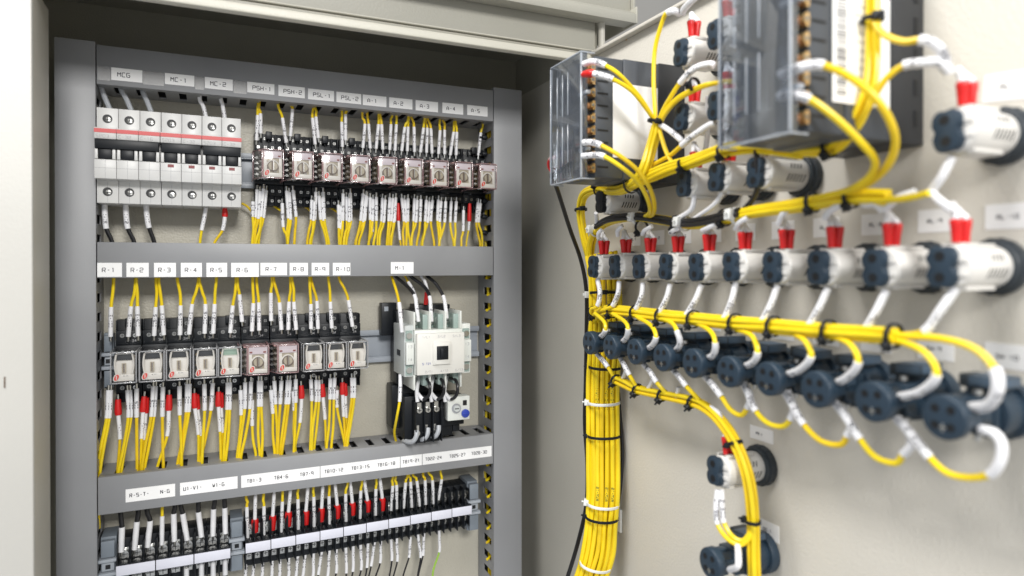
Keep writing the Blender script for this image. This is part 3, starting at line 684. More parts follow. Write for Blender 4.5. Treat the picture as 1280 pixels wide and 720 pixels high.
# lower relay row, wires above
W3 = [((138.2,420.7),(139,383.7),(142,351),'001-3'),((160.5,420.7),(163.8,382.8),(169.3,351),'001-2'),((172.6,419.7),(171.8,382.8),(170.3,351),'002-3'),((192.6,419.7),(194.6,383.7),(195,351),'002-2'),
 ((204.7,418.7),(202.3,381.8),(198.5,352),'003-3'),((225,418.7),(225.7,381.8),(221.8,350),'003-2'),((236.4,417.8),(240.3,379.9),(248,350),'004-3'),((255.8,416.8),(256.8,379.9),(249,350),'004-2'),
 ((266.5,416.8),(268.4,379.9),(270.4,350),'005-3'),((288,416),(291,381.8),(294.9,350),'005-2'),((302.6,402),(299.3,368),(296.8,350),'011-10'),((314.9,413.9),(316.8,378.9),(315.7,350),'006-4'),
 ((324,412.9),(323.4,377.9),(320.7,350),'006-2+'),((339,401),(338.6,366),(340,349),'011-11'),((351.8,412),(349.3,378),(342,349),'007-4'),((360.4,412),(361.3,377),(363,349),'007-2+'),
 ((370.3,412),(367.4,377),(365,349),'008-5'),((388.8,411),(388.6,379.9),(387,349),'008-3'),((397.5,411),(396,376),(389,349),'009-2'),((414.8,410),(412.9,377),(410.5,348),'009-3'),((440.7,408),(435.4,375),(424,348),'010-3')]
RN = ['R-%d' % (i+1) for i in range(10)]
for j, (a, b, c_, tx) in enumerate(W3):
    nm = near(*a, RX, RN)
    pwire((a, b, c_), 'a'+nm, 'yellow wire with white sleeve %s, @above the %s relay' % (tx, nm), 'yellow wires entering the middle duct from below', dT=32, dE=34, dz=12, j=j, sl=(0, 1), sr=2.1, r=1.45, txt=tx, ferrule=True)
# lower relay row, wires below
W4 = [((137,487.5),(134.9,522.5),(122.6,592.5),2,'001'),((161,487.5),(162,521.5),(150,590.5),2,'001'),((170.8,485.5),(170.8,521.5),(171.8,586.6),1,'002'),((193.2,482.6),(190.7,520.5),(179,587.6),2,'002'),
 ((203.7,483.6),(203,520.5),(204.3,585.7),1,'003'),((224.3,482.6),(224.7,518.6),(227.6,578),1,'003'),((235.4,479.7),(234.4,514.7),(223.7,580.8),2,'004'),((255.4,479.7),(255.8,512.8),(253,578),1,'004'),
 ((266,478.7),(263.6,512.8),(250,577.9),1,'005'),((286,477.8),(285.5,511.8),(281,576),2,'005'),((300.7,487.5),(301.3,518.6),(296.8,571),1,'1100'),((306.5,477.8),(306,510.8),(298.7,572),1,'011'),
 ((313.7,476.8),(312.4,510.8),(301.7,571),1,'006'),((315,500),(315.3,532),(319.2,567),1,'0110'),((325,475.8),(325,507.9),(326,571),2,'006'),((338.6,487.5),(341,516.7),(342.9,565),1,'1101'),
 ((342.9,475.8),(344.4,505),(346.4,566),1,'011'),((351.8,475.8),(350.3,505),(347.3,566),1,'007'),((361,474.9),(359,505),(351.2,567),2,'007'),((369.7,473.9),(369.7,503),(366.8,563),1,'008'),
 ((366.8,489),(367.8,512.8),(368.7,561),1,'0011'),((388.6,473.9),(389.7,501),(388.2,560),1,'008'),((396.9,474.9),(396.9,502),(391,561),2,'009'),((412.9,472.9),(412.5,499),(408.6,558),1,'009'),
 ((418.3,472),(417.3,499),(414.4,559),1,'009'),((421.2,487.5),(421.2,509),(431,555.5),1,'0091'),((441.3,472),(441.3,497),(433,556.5),2,'010')]
j = 0
for a, b, c_, n, tx in W4:
    nm = near(*a, RX, RN)
    for q in range(n):
        o_ = (q-.5*(n-1))*3.4
        sp = ((a[0]+o_, a[1]), (b[0]+o_, b[1]), ((b[0]*.45+c_[0]*.55)+o_*1.1+random.uniform(-1, 1), b[1]*.45+c_[1]*.55), (c_[0]+o_*.9+random.uniform(-.6, .6), c_[1]))
        pwire(sp, 'b'+nm, 'yellow wire with white sleeve %s, @below the %s relay' % (tx, nm), 'yellow wires entering the low duct from above', dT=33-q*1.5, dE=33, dz=-14, j=j, sl=(0, 1), sr=2.05 if n == 1 else 1.85, r=1.4, txt=tx, ferrule=True, prt=1 if j % 4 == 2 else 0); j += 1
W5 = [((147.5,499),(148,518.6),(150,548.7),(147,590.5)),((180.4,495.3),(179,514.7),(177,547.8),(176,586.6)),((211.5,493.3),(211,512.8),(209,544.8),(196.5,584.7)),((243,491.4),(243.8,509.9),(248,542.9),(248,578)),
 ((273.3,489.4),(273.3,507.9),(275.2,539),(276.2,576)),((376.5,481.7),(376.9,498),(375,528),(367.8,563)),((402.8,479.7),(403.7,496),(406.3,524),(407.6,558)),((428,477.8),(428.4,493),(429.6,520.5),(432,555.5))]
for j, sp in enumerate(W5):
    nm = near(*sp[0], RX, RN)
    pwire(sp, 'c'+nm, 'yellow wire with red boot and white sleeve, @below the %s relay' % nm, 'red booted wires below the lower relays', dT=30, dE=31, dz=-14, j=j, sl=(1, 2), boot=(0, 1), bsr=2.9, sr=1.95, r=1.35, txt='N1-1', ferrule=True)
    if j in (1, 3, 4, 7):
        sp2 = tuple((x+3.2, y+1.5) for x, y in sp)
        pwire(sp2, 'c'+nm, 'yellow wire with red boot and white sleeve, @below the %s relay' % nm, 'red booted wires below the lower relays', dT=28, dE=29, dz=-14, j=j, sl=(1, 2), boot=(0, 1), bsr=2.6, sr=1.8, r=1.3, txt='N1-2')
# contactor wiring
g = 'contactor supply wires'
def cw(pts, lbl, **kw): ob = wire([P(*q) for q in pts], lbl, kw.pop('group', g), **kw); return ob
cw([(502.5,415,76),(501,398,76),(499,379,66),(495,362,50),(489,344,36),(488,336,34)], 'yellow wire with white sleeve 013 entering the contactor from the middle duct', sl=(0, 2), txt='013', r=1.5, sr=2.2)
cw([(523,402,72),(521,385,70),(518,369,60),(508,357,46),(495,346,36),(490,338,34)], 'black wire with white sleeve, left of three on top of the contactor', colour='black_wire', r=1.9, sl=(0, 2), txt='R1-1', sr=2.1)
cw([(539.5,402,72),(538.5,386,70),(537,371,60),(530,358,46),(514,346,36),(508,338,34)], 'black wire with white sleeve, middle of three on top of the contactor', colour='black_wire', r=1.9, sl=(0, 2), txt='S1-1', sr=2.1)
cw([(558.5,398,72),(557,384,70),(554,370,60),(545,355,46),(534,345,36),(529,337,34)], 'black wire with white sleeve, right of three on top of the contactor', colour='black_wire', r=1.9, sl=(0, 2), txt='T1-1', sr=2.1)
cw([(521,375,38),(516,362,38),(510,352,36),(506,344,34),(504,336,34)], 'thin yellow wire with white sleeve behind the black contactor wires', r=1.2, sl=(0, 2), txt='012', sr=1.8)
cw([(532,381,40),(534,365,40),(531,352,38),(526,345,36),(522,336,34)], 'wire with red boot behind the black contactor wires', r=1.3, boot=(0, 1), sl=(1, 3), colour='sleeve', sr=1.9, bsr=2.8)
cw([(500.5,468,58),(500.3,485,60),(499.5,502,62),(496,522,60),(493,540,44),(495,552,34),(496,562,32)], 'yellow wire with white sleeve dropping from the contactor to the low duct', r=1.4, sl=(0, 2), txt='013', sr=2.0, group='contactor outgoing wires')
for k, (x0, lbl) in enumerate(((528, 'left'), (545.5, 'middle'), (562.5, 'right'))):
    cw([(x0,473,62),(x0+7,475,72),(x0+9.5,484,78),(x0+8,494,76),(x0+1,499,72),(x0-6,492,66)], 'black jumper loop between contactor and overload relay, %s one' % lbl, colour='black_wire', r=1.7, group='black jumper loops', sl2=(4, 5), sr=2.2)
    cw([(x0-4,471,56),(x0-6,480,62),(x0-7,490,66),(x0-6,502,66)], 'white sleeved link between contactor and overload relay, %s one' % lbl, colour='sleeve', r=2.1, group='white sleeved links')
for k, (x0, y0) in enumerate(((521, 538), (535, 535), (548.5, 532))):
    cw([(x0,y0,66),(x0-.5,y0+7,68),(x0-4,y0+13,66),(x0-10,y0+14.5,58),(x0-16,y0+13,46),(x0-18,y0+17,34)], 'grey sleeved wire curving from the overload relay into the duct, %s of three' % ORD[k], colour='grey_sleeve', r=2.5, group='grey overload outgoing wires')

# terminal rows: wires above the blocks
B1 = [((151.6,689.8),(152.4,659),(150.9,645),'k','R'),((168.2,686.8),(171.2,652),(172.7,641),'k','S'),((184.6,683.8),(187.5,651),(183.8,639.5),'k','T'),((202.4,680.9),(202.7,645),(202.7,635),'y','N'),
 ((218,676.4),(217.2,642),(218.7,634),'k','G'),((234,675),(228.4,642),(226,633),'k','U1'),((252,671),(248,640),(248,630),'k','V1'),((266.2,669.7),(267,636.3),(268.4,627),'k','W1'),((281.8,666.8),(281,634.8),(280.6,626),'k','G')]
for j, (a, b, c_, kd, tx) in enumerate(B1):
    m_ = ((a[0]*.55+b[0]*.45), a[1]*.55+b[1]*.45)
    pwire((a, m_, b, c_), 'd%d' % j, ('black' if kd == 'k' else 'yellow')+' wire with long white sleeve above the %s large terminal block' % ORD[j], 'supply wires above the large terminal blocks', dT=36, dE=34, dz=12, colour='black_wire' if kd == 'k' else 'yellow', r=2.1 if kd == 'k' else 1.4, sl=(0, 2), sr=2.6 if kd == 'k' else 2.1, txt=None, ferrule=True)
    o_ = list(bpy.data.objects)[-1]
B2y = [((309.6,675),(308.6,633.5),(307.6,622)),((329.6,671),(330,632.5),(329.6,618)),((351.4,667.5),(353,626.7),(353.3,615)),((373,663.6),(372.4,623.7),(372.8,611)),((392.6,659.7),(392.2,620.8),(391.8,609)),
 ((411.6,655.8),(411.3,619.9),(411.6,606)),((432.6,652.9),(432,617),(434.6,604)),((450,648),(451,613),(452.5,602)),((469.4,644),(469.8,611),(470.4,600)),((488.9,638),(490.8,607),(491.2,596)),((495.7,636),(495.7,606),(494.7,596)),
 ((504.4,635),(507,603),(509.3,594)),((514.7,634),(513.2,602),(511.2,594)),((524.8,632.5),(521,601),(516,593)),((532,630.5),(531.3,600),(528.7,591)),((542.3,629.6),(540.4,600),(535.5,590)),((548,624.7),(552,599),(550.7,589))]
TBN = list(range(1, 31)); TBX = [sx0+sw*(i+.5) for i in range(30)]
for j, (a, b, c_) in enumerate(B2y):
    pwire((a, b, c_), 'yb', 'yellow wire with white sleeve, @above the small terminal blocks', 'yellow wires above the small terminal blocks', dT=35, dE=34, dz=12, sl=(0, 1), sr=1.8, r=1.35, txt='00%d-2' % (j % 9+1) if j < 9 else '01%d-%d' % (j % 5, j % 7), ferrule=True)
B2r = [((319.3,665.5),(318.7,649),(319.3,619)),((340.7,662.6),(341,645),(342.6,617)),((360.7,657.8),(360.7,640),(363,613)),((382.5,655.8),(382.5,639),(384.8,610)),((401.5,652),(402,635.4),(403.5,608)),((421.8,648),(421.4,631.5),(419,606)),
 ((440.8,644),(440.4,628.6),(438.5,608)),((459.7,640),(459.3,625.7),(455.8,602)),((477.8,638.3),(477.8,622.8),(475.3,600))]
for j, (a, b, c_) in enumerate(B2r):
    pwire((a, b, c_), 'rb', 'white sleeved wire with red boot, @above the small terminal blocks', 'red booted wires above the small terminal blocks', dT=36, dE=34, dz=12, sl=(1, 2), boot=(0, 1), colour='sleeve', r=1.4, sr=1.85, bsr=3.3, txt='N1-1', ferrule=True)
NM2 = ORD
# wires below the blocks
B3 = [((68,590),(60,722)),((122,590),(107,722)),((175,580),(167,722)),((235,560),(230,722)),((285,560),(280,722)),((340,545),(338,722)),((402,540),(386,722)),((452,520),(430,722)),((500,520),(495,722)),((560,500),(530,710)),((605,490),(590,720)),((645,485),(645,700)),((705,470),(710,700)),((755,460),(752,690)),((800,450),(805,680))]
low = [((295+a[0]/5.144, 580+a[1]/5.144), (295+b[0]/5.144, 580+b[1]/5.144)) for a, b in B3]
B4 = [((55,430),(45,665)),((105,420),(72,655)),((135,430),(130,635)),((200,450),(205,620)),((235,440),(240,625)),((325,470),(315,600)),((370,430),(390,600)),((412,430),(405,588)),((510,400),(510,565))]
low += [((450+a[0]/5.144, 580+a[1]/5.144), (450+b[0]/5.144, 580+b[1]/5.144)) for a, b in B4]
for j, (a, b) in enumerate(low):
    last = j == len(low)-1
    col = 'yellow_green' if last else 'black_wire'
    mid = ((a[0]+b[0])/2, (a[1]+b[1])/2)
    end = (b[0]-4-(j % 3)*2, b[1]+26); end2 = (end[0]-4+(j % 2)*5, end[1]+30)
    pts = [P(*a, 26), P(*mid, 29), P(*b, 30), P(*end, 30), P(*end2, 30)]
    ob = wire(pts, '', 'wires leaving the small terminal blocks downwards', colour=col, r=.95 if not last else 1.1, sl=(0, 2), sr=1.65, txt=['012-1', '007-2', '0103', 'N1-1', '011-2'][j % 5])
    if last: ob['label'] = 'green and yellow earth wire with white sleeve, rightmost below the small terminal blocks'
    else: NM.add('lowb', a[0], ob, 'black wire with white sleeve, @below the small terminal blocks' if j < 24 else '')
for j, x in enumerate((233, 252, 266.5, 281.5)):
    y = 718-(x-233)*.58-2*j*.3
    ob = wire([P(x, y-8, 34), P(x, y+10, 35), P(x, y+30, 34), P(x, y+60, 32)], 'white sleeved wire below the large terminal blocks, %s of four' % ORD[j], 'wires leaving the large terminal blocks downwards', colour='black_wire', r=2, sl=(0, 2), sr=2.5)
# wires lying inside the right vertical duct and at the left ends of the low duct
for k in range(4):
    x = 296+4.2*k; pts = [Vector((x+2.5*math.sin(i*1.7+k*2), PLATE-22-3.5*k+4*math.sin(i*1.1+k), 190-62*i)) for i in range(11)]
    wire(pts, 'yellow wire running down inside the slotted right duct', 'yellow wires inside the right duct', r=1.6, k=5)
for k, (zz, dd) in enumerate([(2, 34), (-16, 31), (-35, 35), (-53, 32), (-71, 35), (-89, 33), (-107, 31), (-125, 35), (-143, 32), (-161, 34), (-232, 33), (-250, 31), (-268, 35), (-287, 33), (-305, 34), (-322, 32), (-341, 33)]):
    zz += .5
    o_ = wire([Vector((290.4, PLATE-dd, zz)), Vector((294.5, PLATE-dd+2, zz+.8)), Vector((301, PLATE-dd+5, zz+6)), Vector((304, PLATE-dd+8, zz+20))], '', 'wire loops showing in the slots of the right duct', r=1.5, colour='yellow')
    NM.rows.setdefault('slot', []).append((k, o_, 'yellow wire showing in a slot of the right duct; @counted from the top'))
for k in range(2):
    wire([P(122.5+k*2.5, 594, 36), P(121+k*2, 615, 38), P(121+k*2.4, 640, 36), P(122+k*2, 660, 30)], 'yellow wire slipping down past the left end of the low duct', 'yellow wires at the left end of the low duct', r=1.2, k=5)
# wire buttons plugged in the right duct side (black push mounts)
for k, y in enumerate((169.5, 190, 249, 269, 289)):
    c = P(600 if k < 2 else 601, y+2, 32); c.x = 290
    m = MB(); m.cyl((0, 0, 0), (-5, 0, 0), 3.2, 'black', n=14, r1=2.6).cyl((0, 0, 0), (1.5, 0, 0), 1.4, 'black', n=8).cyl((-5, 0, 0), (-8, 0, 0), 1.2, 'black', n=8)
    o = m.build('push_mount', None, .2); o.location = (c.x*.001, c.y*.001, c.z*.001)
    tag(o, 'small black push mount on the right duct side, %s from the top' % ORD[k], 'push mount', 'black push mounts on the right duct')

# ------------------------------------------------------------------ door devices
def make_lamp(label, capm='slate'):
    t = thing('pilot_light', label, 'indicator lamp', (0, 0, 0), DROT, 'white pilot lights through the door')
    n = 28
    m = MB()
    m.cyl((0, -.2, 0), (0, -5.5, 0), 14.2, 'nut', n=28).cyl((0, -5.5, 0), (0, -8, 0), 13.4, 'nut', n=28, r1=12.6)
    for k in range(16):
        w = k*math.pi/8+.2; x, z = 14.0*math.cos(w), 14.0*math.sin(w); m.cyl((x, -1, z), (x, -5, z), .7, 'nut', n=6)
    m.build('mounting_nut', t, .3)
    b = MB(); b.cyl((0, -6, 0), (0, -38, 0), 10.6, 'lamp_white', n=32).cyl((0, -38, 0), (0, -39.2, 0), 10.6, 'lamp_white', n=32, r1=9.9)
    b.fr(-6, 6, 14, 36, 9.2, 11.2, 'lamp_white').fr(-6, 6, 14, 36, -11.2, -9.2, 'lamp_white')
    for zz in (3.4, -3.4): b.fr(4.0, 8.4, 39.2, 40.0, zz-1.3, zz+1.3, 'lamp_white')
    body = b.build('lamp_body', t, .2)
    v = MB()
    for w0, cnt, ln in ((-.30, 6, .24), (.45, 4, .17)):
        for k in range(cnt):
            d = 12.5+2.7*k if cnt == 6 else 15+2.7*k
            for q in range(4):
                w1 = w0-ln+2*ln*q/4; w2 = w0-ln+2*ln*(q+1)/4; i = len(v.v); R_ = 10.66
                for (ww, dd) in ((w1, d-1.4*(q/4)), (w2, d-1.4*((q+1)/4)), (w2, d+1.05-1.4*((q+1)/4)), (w1, d+1.05-1.4*(q/4))):
                    v.v.append((R_*math.cos(ww), -dd, R_*math.sin(ww)))
                v.face((i, i+1, i+2, i+3), 'hole')
    v.build('vent_slot', body)
    prof = []                                         # end cap: two lobes with a notch on either side
    for k in range(56):
        w = 2*math.pi*k/56; c_, s_ = math.cos(w), math.sin(w)
        x = 7.2*math.copysign(abs(c_)**.55, c_); z = 10.2*math.copysign(abs(s_)**.75, s_)
        x *= 1-.24*math.exp(-(z/2.0)**2); z *= 1-.06*math.exp(-(x/2.2)**2)
        prof.append((x-2.4, z))
    c_ = MB(); c_.prism(prof, 38.5, 42, capm); c_.prism([((x+2.4)*.93-2.4, z*.95) for x, z in prof], 42, 43, capm)
    cap = c_.build('end_cap', t, .25)
    h = MB()
    for zz in (5.1, -5.1): h.cyl((-2.4, -43.02, zz), (-2.4, -43.2, zz), 2.4, 'hole', n=16)
    h.build('terminal_hole', cap)
    s = MB()
    for zz in (10.5, -10.5): s.fr(-3, 3, 30, 37, zz-1, zz+1, 'steel')
    s.build('terminal', t)
    return t
LN = ['first', 'second', 'third', 'fourth', 'fifth', 'sixth', 'seventh', 'eighth', 'ninth', 'tenth']
lamp0 = make_lamp('white pilot light nearest the viewer in the long middle row on the door')
for k in range(1, 10):
    dup(lamp0, (DOOR, LY[k], -1.5), 'white pilot light in the long middle row, %s from the hinge' % LN[9-k])
lamp0.location = Vector((DOOR, LY[0], -1))*.001
for (y, z, l) in ((401, 158, 'left column, top, between the two meters'), (400.5, 109, 'left column, middle, right of the far meter'), (398, 60, 'left column, bottom, below the far meter'),
                  (364, 159.5, 'second column, top, partly behind the near meter'), (363.5, 110, 'second column, middle, partly behind the near meter'), (363, 60, 'second column, bottom, under the near meter'), (326, 59, 'third column, bottom, under the near meter'),
                  (203, 63.5, 'alone near the right edge above the long row'), (363.4, -143, 'alone low on the door beside the drooping bundle')):
    dup(lamp0, (DOOR, y, z), 'white pilot light on the door, '+l)
lb = make_lamp('white pilot light with black end beside the hinge under the far meter', 'black'); lb.location = Vector((DOOR, 513, 56.5))*.001

def make_switch(label):
    t = thing('selector_switch', label, 'switch block', (0, 0, 0), DROT, 'blue-grey switch blocks through the door')
    MB().cyl((0, -.2, 0), (0, -7, 0), 14.5, 'slate', n=28).build('mounting_nut', t, .4)
    m = MB(); m.cyl((0, -7, 0), (0, -21, 0), 12.4, 'slate', n=28); m.fr(-8.4, 8.4, 20, 34, -8.2, 8.2, 'slate'); m.fr(-9.3, 9.3, 22, 26, -8.6, 8.6, 'slate').fr(8, 8.7, 28, 36, -6, -1, 'nut').fr(8, 9, 28, 36, 2, 6, 'slate_hi')
    m.build('contact_block', t, .8)
    m = MB(); m.fr(-10.5, -4.2, 9, 22, 11, 17.5, 'nut').fr(-4, 11, 9, 26, 12.5, 18, 'slate_hi').fr(-6, 8, 11, 24, 10.5, 12.5, 'slate'); m.build('latch_wing', t, .6)
    m = MB(); m.cyl((0, -44, 0), (0, -49.3, 0), 10.5, 'slate', n=32).cyl((0, -49.3, 0), (0, -50, 0), 10.5, 'slate', n=32, r1=9.8).cyl((0, -34, 0), (0, -44, 0), 7.6, 'nut', n=24); m.fr(7, 9.2, 36, 44, -3, 3, 'slate').fr(-9.2, -7, 36, 44, -3, 3, 'slate').fr(-3, 3, 36, 44, 6, 9, 'slate').fr(-3, 3, 36, 44, -9, -6, 'slate')
    hd = m.build('round_head', t, .2)
    h = MB()
    for x in (-3.7, 3.7):
        for z in (-4.0, 4.0): h.cyl((x, -50.02, z), (x, -50.2, z), 2.0, 'hole', n=16)
    h.build('terminal_hole', hd)
    MB().fr(-1.6, 1.6, 50.02, 50.25, -5, -4.2, 'steel').fr(-.4, .4, 50.02, 50.25, -6.6, -2.8, 'steel').build('cross_screw', hd)
    s = MB()
    for zz in (9.6, -9.6): s.cyl((3, -29, zz), (3, -29, zz*1.25), 2, 'steel', n=10)
    s.build('terminal_screw', t)
    return t
sw0 = make_switch('blue-grey round switch block nearest the viewer in the lower row on the door')
for k in range(1, 10): dup(sw0, (DOOR, LY[k]-3.5, -70), 'blue-grey round switch block in the lower row, %s from the hinge' % LN[9-k])
sw0.location = Vector((DOOR, LY[0]-4, -71))*.001
dup(sw0, (DOOR, 361, -204), 'blue-grey round switch block at the bottom edge below the lone pilot light')

def make_meter(label, y_near, z0, bar):
    # local x: towards viewer (-y world); near side at local x = +25
    t = thing('panel_meter', label, 'panel meter', (DOOR, y_near+25, z0), DROT, 'dark panel meters with clear terminal covers')
    H = 96; h = MB()
    h.fr(-25, 25, 0, 60, 0, H, 'meter').fr(-24.4, 24.4, 60, 86, .6, H-.6, 'meter')
    house = h.build('housing', t, .9)
    s = MB(); s.fr(-25.6, 25.6, 0, 26, -.6, H+.6, 'meter_black'); s.build('front_bezel', t, .5)
    s = MB()
    for k in range(5): s.fr(25.62, 25.9, 5, 8, 9+17*k, 18+17*k, 'hole')
    s.build('bezel_slot', house)
    s = MB(); s.fr(25.02, 25.15, 27, 70 if not bar else 70, 17, 76, 'paper')
    if bar:
        zz = 20
        rr = random.Random(3)
        while zz < 74:
            w = rr.choice((.35, .6, .9)); s.fr(25.16, 25.2, 60, 67, zz, zz+w, 'ink'); zz += w+rr.choice((.5, .8, 1.1))
        for k in range(11): s.fr(25.16, 25.2, 36, 55-rr.random()*7, 22+4.6*k, 22.8+4.6*k, 'print_grey')
    s.build('rating_label', house)
    s = MB()                                           # dark slots at each terminal
    for k in range(9): s.fr(24.42, 24.6, 74, 84, 8+9.6*k, 9.6+9.6*k, 'hole')
    s.build('side_slot', house)
    for k in range(9):
        s = MB(); zz = 4+9.8*k
        s.fr(17.5, 25.2, 86.2, 88.5, zz, zz+7, 'brass'); s.cyl((21, -88.5, zz+3.5), (21, -91.5, zz+3.5), 2.2, 'copper', n=12).fr(24.4, 25.6, 86.4, 90.4, zz+1.6, zz+5.4, 'brass').fr(25.62, 25.8, 87.2, 89.6, zz+2.4, zz+4.6, 'steel_dark')
        s.build('terminal_screw', t)
    s = MB()                                           # dark and light moulded ribs under the cover
    s.fr(-24, 16.5, 86, 88, 1, H-1, 'meter_rib')
    for k in range(6): s.fr(-16+5.4*k, -14.6+5.4*k, 88, 92.5, 56, 84, 'meter_light').fr(-16+5.4*k, -14.6+5.4*k, 88, 92.5, 16, 46, 'meter_light')
    for k in range(8): s.fr(-24.5, -18, 88, 91, 5+10.5*k, 11+10.5*k, 'relay_white' if k > 2 else 'meter_light')
    s.fr(-22, 16, 88.6, 90, 48, 54, 'meter').fr(-20, 14, 88.6, 92, 4, 15, 'meter')
    s.fr(-22, -17, 88.6, 92, 22, 28, 'dial_blue').fr(-22, -17, 88.6, 92, 12, 18, 'dial_blue').fr(-22, -17, 88.6, 92, 3, 9, 'red')
    s.build('terminal_ribs', t, .2)
    c_ = MB(); c_.fr(-25.6, 24.8, 92.8, 99, -1, H+1, 'clear_blue'); cv = c_.build('clear_terminal_cover', t, 1.0)
    e = MB(); q = .8
    for x in (-25.6, 24.8): e.fr(x-q*.6, x+q*.6, 97.8, 99.3, 0, H, 'clear_blue_edge')
    for z in (-1, H+1): e.fr(-25.6, 24.8, 97.8, 99.3, z-q*.6, z+q*.6, 'clear_blue_edge')
    for x in (-25.6, 24.8):
        for z in (-1, H+1): e.fr(x-q*.6, x+q*.6, 86.5, 98, z-q*.6, z+q*.6, 'clear_blue_edge')
    for z in (22, 66): e.fr(14, 27, 91.5, 95, z-1.4, z+1.4, 'clear_blue_edge')
    for k in range(3):
        e.fr(-14+9*k, -13.2+9*k, 99.02, 99.3, 52, 86, 'clear_blue_edge'); e.fr(-14+9*k, -13.2+9*k, 99.02, 99.3, 14, 44, 'clear_blue_edge')
    e.build('cover_edge_strips', cv, .3)
    return t
make_meter('far dark panel meter with clear terminal cover and plain white side label', 451, 68, False)
make_meter('near dark panel meter with clear terminal cover and barcode label, cut by top edge', 246, 66.5, True)

# ------------------------------------------------------------------ door wiring
def dpts(l): return [D(*q) for q in l]
def bundle(center, offs, label, group, r=1.7, k=5, twist=.0, jit=.35, colour='yellow', prt=()):
    """center: list of door points; offs: (a,b) offsets per strand in mm: a across the bundle in the door plane, b away from the door"""
    cs = dpts(center) if not isinstance(center[0], Vector) else center
    n = len(cs); tang = []
    for i in range(n): tang.append((cs[min(i+1, n-1)]-cs[max(i-1, 0)]).normalized())
    out = []
    for si, (a, b) in enumerate(offs):
        rr = random.Random(si*7+int(abs(a)*31)+len(center))
        pts = []
        for i in range(n):
            nx = Vector((-1, 0, 0)); t = tang[i]; nx = (nx-t*nx.dot(t)).normalized(); sd = t.cross(nx)
            w = twist*i; aa = a*math.cos(w)-b*math.sin(w); bb = a*math.sin(w)+b*math.cos(w)
            pts.append(cs[i]+sd*(aa+rr.uniform(-jit, jit))+nx*(bb+rr.uniform(-jit, jit)))
        lb_ = label[si] if isinstance(label, list) else label
        out.append(wire(pts, lb_, group, r=r, k=k, side='D', colour=colour, cat='cable', prt=4 if si in prt else 0))
    return out
def hexo(n, s):
    c_ = [(0, 0)]
    for ring in (1, 2, 3):
        for q in range(6*ring):
            w = 2*math.pi*q/(6*ring)+ring*.4; c_.append((ring*s*math.cos(w), ring*s*math.sin(w)))
    return c_[1:n+1] if n in (3, 4, 5, 6) else c_[:n]
def ring(center, tang, ra, rb, label, group, colour='black', head_dir=None, tr=.9, name='cable_tie', headsz=2.6):
    """cable tie around a bundle: elliptical strap (ra in the door plane, rb off the door) with a locking head"""
    t = tang.normalized(); nx = Vector((-1, 0, 0)); nx = (nx-t*nx.dot(t)).normalized(); sd = t.cross(nx)
    m = MB(); n = 20; w = 1.7; ang = [2*math.pi*q/n for q in range(n)]
    i0 = len(m.v)
    for q in ang:
        for e, th in ((-w, 0), (w, 0), (w, tr), (-w, tr)):
            m.v.append(tuple(sd*((ra+th)*math.cos(q))+nx*((rb+th)*math.sin(q))+t*e*.75))
    for q in range(n):
        a = i0+q*4; b = i0+((q+1) % n)*4
        for u in range(4): m.face((a+u, a+(u+1) % 4, b+(u+1) % 4, b+u), colour)
    hd = (head_dir or 2.3)
    hc = sd*((ra+1.4)*math.cos(hd))+nx*((rb+1.4)*math.sin(hd)); s_ = headsz
    od = (sd*math.cos(hd)+nx*math.sin(hd)).normalized(); tg = t.cross(od)
    i0 = len(m.v)
    for dx in (-1, 1):
        for dy in (-1, 1):
            for dz_ in (-1, 1): m.v.append(tuple(hc+tg*(dx*s_)+t*(dy*s_*.8)+od*(dz_*s_*.65)))
    for f in ((0,1,3,2),(4,6,7,5),(0,4,5,1),(2,3,7,6),(0,2,6,4),(1,5,7,3)): m.face([i0+q for q in f], colour)
    m.cyl(hc+od*s_*.5, hc+od*(s_*.65+2.2), .9, colour, n=6)
    o = m.build(name, None, .25); o.location = center*.001
    return tag(o, label, 'cable tie', group)
# -- main trunk beside the hinge
trunk = [(752,318,18),(757,345,18),(758,400,19),(757,440,19),(755,480,20),(755,530,20),(755,580,21),(755,620,22),(752,655,24),(749,688,26),(742,716,30),(731,745,34)]
def tsec(row, n):                                    # rows of strands of the round trunk, row 0 faces the room
    out = []
    for i in range(n):
        q = (i-(n-1)/2)*4.55; f = 4.3*(1-row)-abs(i-(n-1)/2)*(.9 if row == 0 else 0)
        out.append((-q*.526-.85*f*.6, -q*.85+.526*f+.85*f*.4))
    return out
front = tsec(0, 7)[::-1]; back = tsec(1, 6)+tsec(2, 5)
bundle(trunk, front, ['yellow cable on the front of the thick vertical trunk, %s from the left' % LN[6-i] for i in range(7)], 'yellow cables of the vertical trunk', r=2.15, jit=.75, prt=(1, 2, 4))
bundle(trunk, back, 'yellow cable at the back of the thick vertical trunk', 'yellow cables hidden in the vertical trunk', r=2.15, jit=.6)
wire(dpts([(692,212,88),(690,222,80),(697,238,66),(712,285,44),(726,325,24),(733,365,18),(733,420,16),(732,480,16),(731,530,15),(734,580,16),(733,630,18),(722,680,24),(708,726,30)]), 'black cable running down the left side of the yellow trunk from the far meter', 'black cables beside the trunk', colour='black_wire', r=2.1, side='D', cat='cable')
wire(dpts([(768,440,4),(772,480,4),(775,520,4),(778,560,4),(777,590,4),(772,630,4),(756,690,8),(740,730,10)]), 'black cable half hidden at the right side of the yellow trunk', 'black cables beside the trunk', colour='black_wire', r=1.8, side='D', cat='cable')
wire(dpts([(696,196,92),(687,199,90),(686,209,88),(692,218,84)]), 'thin red and pink wire loop at the far edge of the far meter', 'red wire loop', colour='red', r=1.2, side='D', sl=(0, 1), sr=1.3, sleeve_mat='relay_pink')
tg = 'cable ties on the vertical trunk'
